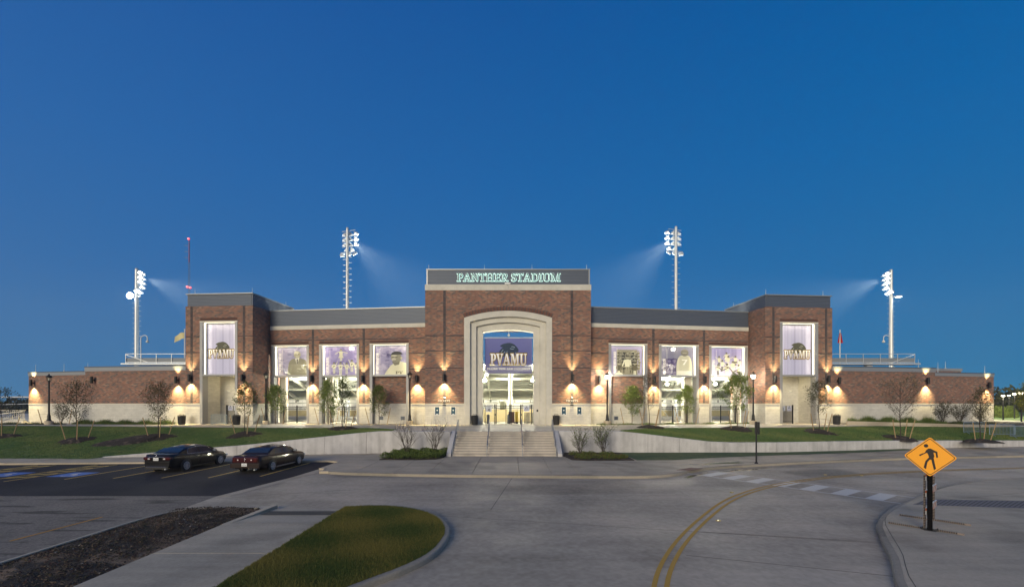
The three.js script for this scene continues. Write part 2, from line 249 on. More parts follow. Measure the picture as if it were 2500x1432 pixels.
// pavement in front of the stairs, in slabs; its kerb bends away to the right along the street
const front = [[-11.2, 26.9], [-10.9, 25.9], [-9.7, 25.35], [-7, 24.9], [-3.5, 24.5], [0, 24.3], [4, 24.1], [7.4, 24.15], [9.2, 25], [10.7, 26.5], [13, 27.7], [15.6, 28.6], [20, 30], [27.5, 31.9], [38.2, 33.6], [60, 36.4], [118, 44]];
const frontPath = smoothPath(front, 150);
struct('kerb', sweep(frontPath, KERB), M.kerb);
{
  const inner = frontPath.map((p, i) => { const a = frontPath[Math.max(0, i - 1)], b = frontPath[Math.min(150, i + 1)], t = b.clone().sub(a).normalize(); return [p.x + t.z * 0.16, -(p.z - t.x * 0.16)]; });
  const ftab = inner.filter((p) => p[0] > -10.8);
  const F = (x) => { for (let i = 1; i < ftab.length; i++) if (x <= ftab[i][0]) return lerp(ftab[i - 1][1], ftab[i][1], clamp((x - ftab[i - 1][0]) / (ftab[i][0] - ftab[i - 1][0] || 1), 0, 1)); return ftab[ftab.length - 1][1]; };
  const back = [[-32, 33.4], [-12, 35.1], [-4.9, 35.1], [-4.8, 33.02], [3.6, 33.02], [3.8, 35.5], [15.5, 35.6], [20.9, 35.7], [26.4, 36.8], [33, 38.4], [46, 40.6], [118, 48]];
  const B = (x) => interp(back, x);
  const g = new THREE.Group(); g.name = 'sidewalk'; g.userData.kind = 'structure'; scene.add(g);
  const cuts = [-11.0, -8.9, -6.6, -4.7, -2.2, 0.4, 2.2, 3.7, 5.9, 8.3, 10.4, 13, 15.6, 19, 23, 27.5, 32, 38, 46, 60, 117];
  for (let k = 0; k < cuts.length - 1; k++) {
    const a = cuts[k] + 0.012, b = cuts[k + 1] - 0.012, skew = (x) => x + 0.35 * 0, pts = [], n = 7;
    for (let i = 0; i <= n; i++) { const x = lerp(a, b, i / n); pts.push([skew(x), F(x)]); }
    for (let i = n; i >= 0; i--) { const x = lerp(a, b, i / n); pts.push([x, B(x)]); }
    part('slab', slab(pts, 0.02, 0.15 + 0.002 * (k % 2), 0.006), M.walk, g);
  }
  // the flush part on the left, ramping down to the car park
  part('slab', slab([[-33, 29.32], [-12.6, 30.82], [-11.66, 30.22], [-11.6, 27.1], [-11.03, 26.9], [-11.03, 35.1], [-12, 35.1], [-31, 32.9]], 0.01, 0.12, 0.004), M.walk, g);
  part('slab', slab([[-120, 29.32], [-33.02, 29.32], [-31.02, 32.7], [-31.4, 31.6], [-120, 31.6]], 0.01, 0.14, 0.004), M.walk, g);
  part('gutter', slab([[-12.7, 19.5], [-12.2, 19.5], [-11.5, 24.4], [-11.15, 27], [-11.62, 30.1], [-11.93, 24.5]], 0.004, 0.012, 0), M.walk, g);
}
// tactile plate at the crossing, puddles near the kerb
struct('tactile_plate', slab([[9.55, 26.15], [10.75, 27.1], [11.35, 26.75], [10.35, 25.95]], 0.154, 0.166, 0.004), paint(0.12, 0.05, 0.04, 0.8));
const WET = std({ color: col(0.035, 0.034, 0.032), roughness: 0.05 });
function blob(name, x, d, rx, rd, y, turn, s) { const pts = []; seed = s; const ph = rr(0, 6), ph2 = rr(0, 6); for (let k = 0; k < 34; k++) { const a = k / 34 * 2 * Math.PI, q = 1 + 0.22 * Math.sin(a * 3 + ph) + 0.16 * Math.sin(a * 5 + ph2) + rr(-0.05, 0.05), u = Math.cos(a) * rx * q, v = Math.sin(a) * rd * q; pts.push([x + u * Math.cos(turn) - v * Math.sin(turn), d + u * Math.sin(turn) + v * Math.cos(turn)]); } return struct(name, sheet(pts, y), WET); }
blob('puddle', 13.6, 29.2, 1.7, 0.35, 0.157, 0.3, 3); blob('puddle', 11.7, 28.6, 0.9, 0.22, 0.158, 0.15, 5); blob('puddle', 15.2, 30, 0.9, 0.18, 0.157, -0.5, 8); blob('puddle', 14.6, 27.5, 2.2, 0.2, 0.004, 0.36, 11); blob('puddle', 10.2, 25.1, 1.3, 0.14, 0.004, 0.75, 12);
// crossing and centre line
{
  const A = V(11.25, 0, -25.85), Bq = V(16.35, 0, -18.65), t = Bq.clone().sub(A).normalize(), n = V(-t.z, 0, t.x), L = Bq.distanceTo(A), hw = 0.95;
  const q = (u, v) => [A.x + t.x * u + n.x * v, -(A.z + t.z * u + n.z * v)];
  for (const s of [-1, 1]) struct('crossing_edge_line', line(q(-0.9, s * hw), q(L + 0.35, s * hw), 0.1, 0.005), M.whitePaint);
  for (let k = 0; k < 7; k++) struct('crossing_bar', sheet([q(0.1 + k * 1.26, -hw), q(0.72 + k * 1.26, -hw), q(0.72 + k * 1.26, hw), q(0.1 + k * 1.26, hw)], 0.0085), M.whitePaint);
  for (const [u0, off] of [[0, 1.9], [0, 2.35]]) struct('road_joint', line(q(-2.4, -off), q(L + 0.6, -off), 0.035, 0.004), M.joint);
  for (const u of [1.2, 4.8, 7.6]) struct('road_joint', line(q(u, -1.92), q(u + 0.25, -2.33), 0.03, 0.0055), M.joint);
}
const CENTRE = [[1.5, 3], [2.2, 6], [3.15, 9.6], [4.4, 12.2], [6.85, 15.9], [9.6, 19.3], [13.1, 22.2], [17.9, 24.7], [24.1, 26.6], [31.4, 27.9], [50, 30]];
{ const p = smoothPath(CENTRE, 120); for (const o of [-0.13, 0.13]) struct('centre_line', sweep(p.map((v) => V(v.x, 0.0125, v.z)), [[o - 0.055, 0], [o + 0.055, 0]]), std({ color: col(0.5, 0.28, 0.035), roughness: 0.85 })); }
for (const [x, d] of [[7.05, 15.4], [9.9, 20.3], [17.6, 25.3], [19.4, 25.0]]) { const r = thing('road_stud', `small raised reflective road stud ${{ 15.4: 'nearest the foreground beside the yellow lines', 20.3: 'on the yellow lines just before the crossing', 25.3: 'just past the crossing, the left of two', 25: 'just past the crossing, the right of two' }[d]}`, 'road stud', x, 0, -d, 0.5); part('body', rbox(0.14, 0.03, 0.12, 0.012, 0, 0.012, 0), paint(0.55, 0.4, 0.08, 0.4), r); part('reflector', box(-0.06, 0.012, 0.058, 0.06, 0.025, 0.063), paint(0.8, 0.65, 0.3, 0.2), r); }
for (const [a, b] of [[[-6, 16.9], [14, 12.1]], [[4.6, 11.9], [12.2, 9.3]], [[5.8, 14.1], [11.6, 12.8]], [[0, 24.2], [-0.8, 17]], [[-12, 19.3], [-3, 22.6]], [[3.1, 8.2], [8.2, 7.1]]]) struct('road_joint', line(a, b, 0.022, 0.004), M.joint);

// right-hand corner pavement with its kerb
const cornerPts = [[5.2, 3], [6.6, 6.6], [7.6, 8.6], [8.42, 9.9], [9.5, 11.3], [10.5, 12.8], [11.8, 14.6], [13.9, 16.6], [16.2, 18.3], [18, 19.6], [19.9, 20.9], [23.8, 22.7], [28, 23.5], [40, 24.2], [90, 26]];
const cornerPath = smoothPath(cornerPts, 110);
struct('kerb', sweep(cornerPath.slice().reverse(), KERB), M.kerb);
{
  const inner = cornerPath.map((p, i) => { const a = cornerPath[Math.max(0, i - 1)], b = cornerPath[Math.min(110, i + 1)], t = b.clone().sub(a).normalize(); return [p.x - t.z * 0.16, -(p.z + t.x * 0.16)]; });
  const g = new THREE.Group(); g.name = 'corner_pavement'; g.userData.kind = 'structure'; scene.add(g);
  part('slab', slab([...inner, [90, 3]], 0.02, 0.15, 0.004), M.walk, g);
  const edge = inner.map((p, i) => { const a = inner[Math.max(0, i - 1)], b = inner[Math.min(110, i + 1)], t = V(b[0] - a[0], 0, -(b[1] - a[1])).normalize(); return V(p[0] - t.z * 0.34, 0.154, -(p[1] + t.x * 0.34)); });
  part('joint', stripe(edge.slice(8, 70), 0.014, 0.154), M.joint, g);
  part('joint', line([17.6, 18.1], [26, 20.7], 0.02, 0.1545), M.joint, g);
  const tac = paint(0.15, 0.14, 0.15, 0.9), pl = part('tactile_strip', slab([[15.3, 17.2], [16.7, 18.15], [23.2, 17.6], [20.2, 16.35]], 0.15, 0.155, 0), tac, g);
  for (let k = 0; k < 34; k++) part('groove', line([15.4 + k * 0.17, 17.15 - k * 0.022], [16.6 + k * 0.19, 18.05 - k * 0.014], 0.035, 0.1565), M.joint, pl);
}
// planted strip on the left, walk and grass island in the foreground
struct('kerb', sweep(smoothPath([[-12.75, 2], [-12.75, 9], [-12.75, 13], [-12.72, 15.5], [-12.4, 16.6], [-11.6, 17.05], [-9.6, 17.1]], 60), [[0, 0], [0, 0.06], [-0.02, 0.075], [-0.13, 0.08], [-0.14, 0.05]]), M.walk);
struct('planting_strip', grid((u, v) => { const d = lerp(2, 16.95, v), x0 = -12.62 + (v > 0.96 ? (v - 0.96) * 18 : 0), x = lerp(x0, -9.42, u); return V(x, 0.03 + 0.09 * Math.sin(Math.PI * u) * (0.7 + 0.3 * Math.sin(d * 2.3 + x * 3)) + 0.02 * Math.sin(d * 7 + x * 11), -d); }, 24, 90), std({ map: tSoil, bumpMap: tBump, bumpScale: 0.03 }));
{
  const g = new THREE.Group(); g.name = 'footpath'; g.userData.kind = 'structure'; scene.add(g);
  for (const [d0, d1] of [[2, 5.4], [5.42, 8.6], [8.62, 11.75], [11.77, 14.75]]) part('slab', slab([[-9.38, d0], [-6.16, d0], [-6.16, d1], [-9.38, d1]], 0.01, 0.1, 0.008), M.walk, g);
  part('ramp_slab', grid((u, v) => V(lerp(-9.38, -6.16, u), lerp(0.1, 0.012, v), -lerp(14.77, 17.1, v)), 2, 2), M.walk, g);
  const strip = part('tactile_strip', grid((u, v) => V(lerp(-8.95, -6.3, u), 0.066 - 0.026 * v, -lerp(15.95, 16.62, v)), 1, 1), paint(0.05, 0.05, 0.05, 0.9), g);
  const domes = []; for (let i = 0; i < 44; i++) for (let j = 0; j < 11; j++) { const s = new THREE.CylinderGeometry(0.008, 0.013, 0.012, 6); s.translate(-8.92 + i * 0.06, 0.071 - 0.026 * j / 10.5, -(15.98 + j * 0.06)); domes.push(uvm(s)); }
  part('raised_domes', mg(domes), paint(0.09, 0.09, 0.088, 0.8), strip, { kind: 'stuff' });
  part('side_kerb', beam(V(-9.3, 0.02, -14.6), V(-9.05, 0.06, -17.2), 0.22, 0.16), M.walk, g);
}
const islandPts = [[-6.16, 17.0], [-5.4, 17.15], [-4.4, 17.05], [-3.5, 16.6], [-2.75, 15.9], [-2.2, 14.9], [-1.92, 13.9], [-1.85, 12.9], [-2.05, 11.5], [-2.55, 10.5], [-3.2, 9.6], [-4, 8.2], [-4.8, 6.4], [-5.6, 4]];
const islandPath = smoothPath(islandPts, 90);
struct('kerb', sweep(islandPath.slice().reverse(), KERB), M.kerb);
{
  const inn = islandPath.map((p, i) => { const a = islandPath[Math.max(0, i - 1)], b = islandPath[Math.min(90, i + 1)], t = b.clone().sub(a).normalize(); return [p.x - t.z * 0.15, -(p.z + t.x * 0.15)]; });
  struct('grass_island', sheet([...inn, [-5.9, 3.8], [-6.15, 4], [-6.15, 16.9]], 0.135), std({ map: tGrass, color: col(0.75, 0.6, 0.45) }));
  // turf of many small blades
  const blade = []; seed = 21; for (let k = 0; k < 7; k++) { const a = rr(0, 6.28), h = rr(0.03, 0.068), w = 0.0055, lean = rr(0.01, 0.045), x = rr(-0.03, 0.03), z = rr(-0.03, 0.03); const g = new THREE.BufferGeometry(); const cx = Math.cos(a), sz = Math.sin(a); g.setAttribute('position', new THREE.Float32BufferAttribute([x - sz * w, 0, z + cx * w, x + sz * w, 0, z - cx * w, x + cx * lean, h, z + sz * lean], 3)); g.setAttribute('uv', new THREE.Float32BufferAttribute([0, 0, 1, 0, 0.5, 1], 2)); g.computeVertexNormals(); blade.push(g); }
  const inside = (x, d) => { let c = false; const P = [...inn, [-5.9, 3.8], [-6.15, 4], [-6.15, 16.9]]; for (let i = 0, j = P.length - 1; i < P.length; j = i++) if ((P[i][1] > d) !== (P[j][1] > d) && x < (P[j][0] - P[i][0]) * (d - P[i][1]) / (P[j][1] - P[i][1]) + P[i][0]) c = !c; return c; };
  const n = 52000, im = new THREE.InstancedMesh(mg(blade), std({ color: col(1, 1, 1), roughness: 1, side: THREE.DoubleSide }), n), m = new THREE.Matrix4(), c = new THREE.Color(); let k = 0;
  while (k < n) { const x = rr(-6.25, -1.8), d = rr(7.5, 17.2); if (!inside(x + (x < -6.1 ? 0.12 : 0), d)) continue; const s = rr(0.7, 1.35); m.makeRotationY(rr(0, 6.28)).scale(V(s, s * rr(0.7, 1.2), s)).setPosition(x, 0.13, -d); im.setMatrixAt(k, m);
    const t = clamp(0.5 + 0.3 * Math.sin(x * 2.1 + d * 1.3) + 0.3 * Math.sin(x * 0.9 - d * 2.2) + rr(-0.45, 0.45), 0, 1); c.setRGB(lerp(0.05, 0.19, t), lerp(0.085, 0.165, t), lerp(0.018, 0.04, t)); im.setColorAt(k++, c); }
  im.name = 'island_turf'; im.userData = { kind: 'stuff', label: 'short brownish green turf on the foreground island' }; im.castShadow = im.receiveShadow = true; scene.add(im);
  // bark chips and pebbles in the strip
  const chip = uvm(new THREE.TetrahedronGeometry(0.026)); chip.scale(1.5, 0.5, 0.8);
  const cm = new THREE.InstancedMesh(chip, std({ roughness: 1 }), 9000); seed = 31;
  for (let i = 0; i < 9000; i++) { const x = rr(-12.6, -9.35), d = rr(7.5, 17), bare = Math.sin(x * 2.3 + d * 0.9) + 0.7 * Math.sin(x * 4.1 - d * 1.9 + 1) + (d < 11.5 ? 0.5 : -0.6), s = bare > 0.75 && rnd() < 0.75 ? 0.25 : rr(0.5, 1.5), b = rr(0, 1); m.makeRotationFromEuler(new THREE.Euler(rr(-0.5, 0.5), rr(0, 6.28), rr(-0.5, 0.5))).scale(V(s, s, s)).setPosition(x, 0.05 + 0.08 * Math.sin(Math.PI * clamp((x + 12.6) / 3.2, 0, 1)), -d); cm.setMatrixAt(i, m); b > 0.985 ? c.setRGB(0.3, 0.28, 0.25) : b > 0.8 ? c.setRGB(0.13, 0.095, 0.065) : c.setRGB(rr(0.02, 0.05), rr(0.015, 0.034), rr(0.01, 0.022)); cm.setColorAt(i, c); }
  cm.name = 'bark_chips'; cm.userData = { kind: 'stuff', label: 'dark bark chips with pale pebbles in the planting strip' }; cm.receiveShadow = true; scene.add(cm);
}

// ------------------------------------------------------------------ retaining walls, lawns, plaza
const topL = [[-29.7, 0.16], [-20, 0.9], [-13.3, 1.58], [-10.5, 1.86], [-4.9, 1.86]], topR = [[3.9, 1.86], [8.6, 1.84], [15.5, 1.02], [17, 0.94], [26.4, 0.92], [33, 0.86], [46, 0.68], [118, 0.5]];
const lineL = (x) => x < -12 ? 32.4 + (x + 29.7) * 0.146 : 34.98, lineR = (x) => interp([[3.9, 35.4], [15.5, 35.5], [20.9, 35.6], [26.4, 36.7], [33, 38.3], [46, 40.5], [118, 48]], x);
const edgeD = (x) => interp([[-90, 50], [-44.2, 44.4], [-25, 41.4], [-13, 40.7], [-9.6, 38.4], [8.6, 36.6], [10.5, 38.9], [13, 41], [25, 41.4], [36, 44.6], [44.5, 42], [60, 47], [118, 55]], x);
const edgeY = (x) => interp([[-90, 1.785], [36, 1.785], [44, 1.785], [118, 1.785]], x);
const startD = (x) => x < 0 ? (x < -29.7 ? 31.62 : lineL(x) + 0.3) : lineR(x) + 0.3;
const startY = (x) => x < 0 ? (x < -29.7 ? 0.12 : interp(topL, x) - 0.05) : interp(topR, x) - 0.05;
const lawnY = (x, d) => { const t = clamp((d - startD(x)) / (edgeD(x) - startD(x)), 0, 1); return lerp(startY(x), edgeY(x), Math.pow(t, x < -20 ? 1 : 0.9)) + 0.03 * Math.sin(x * 0.9 + d * 1.7) * t * (1 - t) * 4; };
function wallPanels(name, label, cuts, lf, tab, th) {
  const g = thing(name, label, 'retaining wall');
  for (let k = 0; k < cuts.length - 1; k++) {
    const a = cuts[k] + 0.01, b = cuts[k + 1] - 0.01, n = 3, pos = [];
    const P = (x, y, back) => [x, y, -(lf(x) + (back ? th : 0))];
    const tri = (p, q, r, s) => pos.push(...p, ...q, ...r, ...p, ...r, ...s);
    for (let i = 0; i < n; i++) { const x0 = lerp(a, b, i / n), x1 = lerp(a, b, (i + 1) / n), y0 = interp(tab, x0), y1 = interp(tab, x1), c = 0.025;
      tri(P(x0, -0.05), P(x1, -0.05), P(x1, y1 - c), P(x0, y0 - c));
      tri(P(x0, y0 - c), P(x1, y1 - c), [x1, y1, -(lf(x1) + c)], [x0, y0, -(lf(x0) + c)]);
      tri([x0, y0, -(lf(x0) + c)], [x1, y1, -(lf(x1) + c)], P(x1, y1, 1), P(x0, y0, 1));
      tri(P(x1, -0.05, 1), P(x0, -0.05, 1), P(x0, y0, 1), P(x1, y1, 1)); }
    tri(P(a, -0.05, 1), P(a, -0.05), P(a, interp(tab, a)), P(a, interp(tab, a), 1)); tri(P(b, -0.05), P(b, -0.05, 1), P(b, interp(tab, b), 1), P(b, interp(tab, b)));
    const geo = new THREE.BufferGeometry(); geo.setAttribute('position', new THREE.Float32BufferAttribute(pos, 3)); part('panel', uvm(geo), M.wall, g);
  }
}
wallPanels('retaining_wall', 'pale concrete retaining wall rising from the car park to the left of the stairs', [-29.7, -25.2, -20.6, -17.5, -14.4, -11.3, -8.1, -4.78], lineL, topL, 0.3);
wallPanels('retaining_wall', 'blue grey concrete retaining wall running from the stairs to the far right', [3.68, 7.3, 10.7, 13.2, 15.6, 20.9, 26.4, 33, 39.5, 46, 56, 66, 80, 117], lineR, topR, 0.3);
struct('lawn', grid((u, v) => { const x = lerp(-95, -9.7, u), d = lerp(startD(x), edgeD(x) + 0.02, v); return V(x, lawnY(x, d), -d); }, 170, 14), M.grass);
struct('lawn', grid((u, v) => { const x = lerp(8.8, 117, u * u * 0.35 + u * 0.65), d = lerp(startD(x), edgeD(x) + 0.02, v); return V(x, lawnY(x, d), -d); }, 170, 14), M.grass);
struct('plaza', (() => {
  const pts = [[-4.9, 36], [3.7, 36], [3.72, lineR(4) + 0.3]]; for (let x = 4; x <= 8.8; x += 0.4) pts.push([x, lineR(x) + 0.29]);
  for (let x = 8.8; x <= 117; x += x < 14 ? 0.3 : 1.5) pts.push([x, edgeD(x)]); pts.push([117, 130], [-117, 130]);
  for (let x = -93; x <= -9.7; x += x > -14 ? 0.3 : 1.5) pts.push([x, edgeD(x)]); pts.push([-9.65, lineL(-9) + 0.29], [-4.95, lineL(-9) + 0.29]);
  return sheet(pts, PL); })(), M.plaza);
struct('verge', sheet([[4, 35.4], [5, 35.38], [15.5, 35.5], [20.9, 35.6], [26.4, 36.7], [33.5, 38.4], [33.5, 37.4], [27.3, 35.4], [18, 33.1], [14.9, 32.2], [11.1, 30.7], [8.5, 30.6], [8.3, 35.3]].slice(2).concat([[8.3, 35.4]]), 0.162), std({ map: tGrass, color: col(0.7, 0.75, 0.7) }));
// turf roughness on the lawns
{
  const blade = []; seed = 77; for (let k = 0; k < 6; k++) { const a = rr(0, 6.28), h = rr(0.05, 0.13), w = 0.014, lean = rr(0, 0.06), x = rr(-0.1, 0.1), z = rr(-0.1, 0.1), cx = Math.cos(a), sz = Math.sin(a), g = new THREE.BufferGeometry(); g.setAttribute('position', new THREE.Float32BufferAttribute([x - sz * w, 0, z + cx * w, x + sz * w, 0, z - cx * w, x + cx * lean, h, z + sz * lean], 3)); g.setAttribute('uv', new THREE.Float32BufferAttribute([0, 0, 1, 0, 0.5, 1], 2)); g.computeVertexNormals(); blade.push(g); }
  const geo = mg(blade), m = new THREE.Matrix4(), c = new THREE.Color();
  for (const [x0, x1, n, nm] of [[-50, -9.8, 26000, 'left'], [9, 52, 22000, 'right']]) {
    const im = new THREE.InstancedMesh(geo, std({ roughness: 1, side: THREE.DoubleSide }), n);
    for (let k = 0; k < n; k++) { const x = rr(x0, x1), d = lerp(startD(x) + 0.05, edgeD(x) - 0.05, rnd()), s = rr(0.5, 1.1), t = clamp(0.45 + 0.35 * Math.sin(x * 0.7 + d * 1.1) + rr(-0.35, 0.35), 0, 1); m.makeRotationY(rr(0, 6.28)).scale(V(s * 1.3, s * 0.8, s * 1.3)).setPosition(x, lawnY(x, d) - 0.01, -d); im.setMatrixAt(k, m); c.setRGB(lerp(0.085, 0.19, t), lerp(0.155, 0.23, t), lerp(0.045, 0.07, t)); im.setColorAt(k, c); }
    im.name = numbered('lawn_turf'); im.userData = { kind: 'stuff', label: `mown green turf on the ${nm} lawn slope` }; im.receiveShadow = true; scene.add(im);
  }
}
// stairs: ten concrete risers, side walls, four handrails
{
  const st = thing('concrete_stairs', 'wide pale concrete stairs between the two retaining walls', 'stairs', -0.55, 0.15, -33);
  const tStep = concreteTex(512, [0.46, 0.41, 0.35], [5, 5], 151, 0.45), mStep = std({ map: tStep });
  for (let k = 0; k < 10; k++) part('step', (() => { const g = extrude(shapeOf([[0, 0], [0.3, 0], [0.3 + (k === 9 ? 0 : 0.03), 0], [0.3 + (k === 9 ? 0 : 0.03), 0.165], [-0.025, 0.165], [-0.025, 0.145], [0, 0.13]]), 7.7, -3.85); g.rotateY(Math.PI / 2); g.translate(0, k * 0.165, -k * 0.3 + 0.0); return uvm(g); })(), mStep, st);
  for (const s of [-1, 1]) { const g = extrude(shapeOf([[-0.25, -0.1], [2.8, -0.1], [2.8, 1.71], [2.55, 1.71], [-0.25, 0.22]]), 0.34, -0.17, 0.02); g.rotateY(Math.PI / 2); g.translate(s * 4.05, 0, 0); part('side_wall', uvm(g), M.wall, st); }
}
[[-4.3, 'leftmost'], [-1.82, 'second from the left'], [0.76, 'third from the left'], [3.22, 'rightmost']].forEach(([x, w]) => {
  const r = thing('handrail', `grey steel handrail down the stairs, ${w} of the four`, 'handrail', x, 0.15, -33);
  part('rail', tube([V(0, 0.02, 0.28), V(0, 0.86, 0.24), V(0, 0.92, 0.1), V(0, 1.0, -0.1), V(0, 2.52, -2.75), V(0, 2.56, -2.95), V(0, 2.56, -3.25), V(0, 2.5, -3.32), V(0, 1.66, -3.32)], 0.024, 80, 8, 0.2), M.rail, r);
  part('lower_rail', tube([V(0, 0.5, 0.25), V(0, 0.62, -0.1), V(0, 2.1, -2.75), V(0, 2.15, -3.3)], 0.018, 30, 6, 0.2), M.rail, r);
  for (const z of [-0.95, -1.9, -2.75]) part('post', cyl(0.022, 0.022, 0.95, 0, 0.16 * Math.floor(-z / 0.3) + 0.1, z, 8), M.rail, r);
});
// ------------------------------------------------------------------ the stadium front
// corrugated metal cladding: horizontal ribs, on a box of the given plan with its foot at y0
function ribbed(x0, x1, y0, y1, z, depth, pitch = 0.15) {
  const prof = [], n = Math.round((y1 - y0) / pitch);
  for (let k = 0; k < n; k++) { const y = lerp(y0, y1, k / n), h = (y1 - y0) / n; prof.push([0, y], [0.025, y + h * 0.2], [0.025, y + h * 0.6], [0, y + h * 0.8]); }
  prof.push([0, y1], [-depth, y1], [-depth, y0]);
  const s = shapeOf(prof.map((p) => [p[0], p[1]])), g = new THREE.ExtrudeGeometry(s, { depth: x1 - x0, bevelEnabled: false }); g.rotateY(-Math.PI / 2); // x -> z
  g.scale(-1, 1, 1); const i = g.attributes.position; // mirrored: turn the faces round again
  for (let k = 0; k < i.count; k += 3) for (const c of ['X', 'Y', 'Z']) { const a = i['get' + c](k + 1), b = i['get' + c](k + 2); i['set' + c](k + 1, b); i['set' + c](k + 2, a); }
  g.translate(x0, 0, z); return uvm(g);
}
function rectHole(sh, x0, y0, x1, y1) { const h = new THREE.Path(); h.moveTo(x0, y0); h.lineTo(x1, y0); h.lineTo(x1, y1); h.lineTo(x0, y1); h.closePath(); sh.holes.push(h); }
// a wall with notches open at the bottom: list of [x0, x1, top]
function notched(L, y0, y1, cuts, arch) {
  const p = [[0, y0]]; for (const [a, b, t] of cuts) p.push([a, y0], [a, t], [b, t], [b, y0]); p.push([L, y0], [L, y1], [0, y1]);
  return shapeOf(p.filter((q, i) => !i || q[0] !== p[i - 1][0] || q[1] !== p[i - 1][1]));
}
const STONE = 2.22;
function stoneBase(L, cuts, z0, th, parent) {
  let x = 0; for (const [a, b] of [...cuts, [L, L]]) { if (a - x > 0.05) { part('stone_base', box(x, -0.1, z0, a, STONE - 0.08, z0 - th), M.stone, parent); part('stone_sill', box(x, STONE - 0.08, z0 + 0.035, a, STONE, z0 - th), M.cream, parent); } x = b; }
}
function darkStrips(parent, xs, y0, y1, bands, x0, x1, skips) {
  for (const x of xs) part('brick_pilaster', box(x - 0.13, y0, 0.0, x + 0.13, y1, 0.018), M.darkBrick, parent);
  for (const y of bands) { let a = x0; for (const [s, e] of [...skips.filter((k) => k[2] > y), [x1, x1]]) { if (s - a > 0.05) part('brick_band', box(a, y, 0.0, s, y + 0.11, 0.012), M.darkBrick, parent); a = e; } }
}
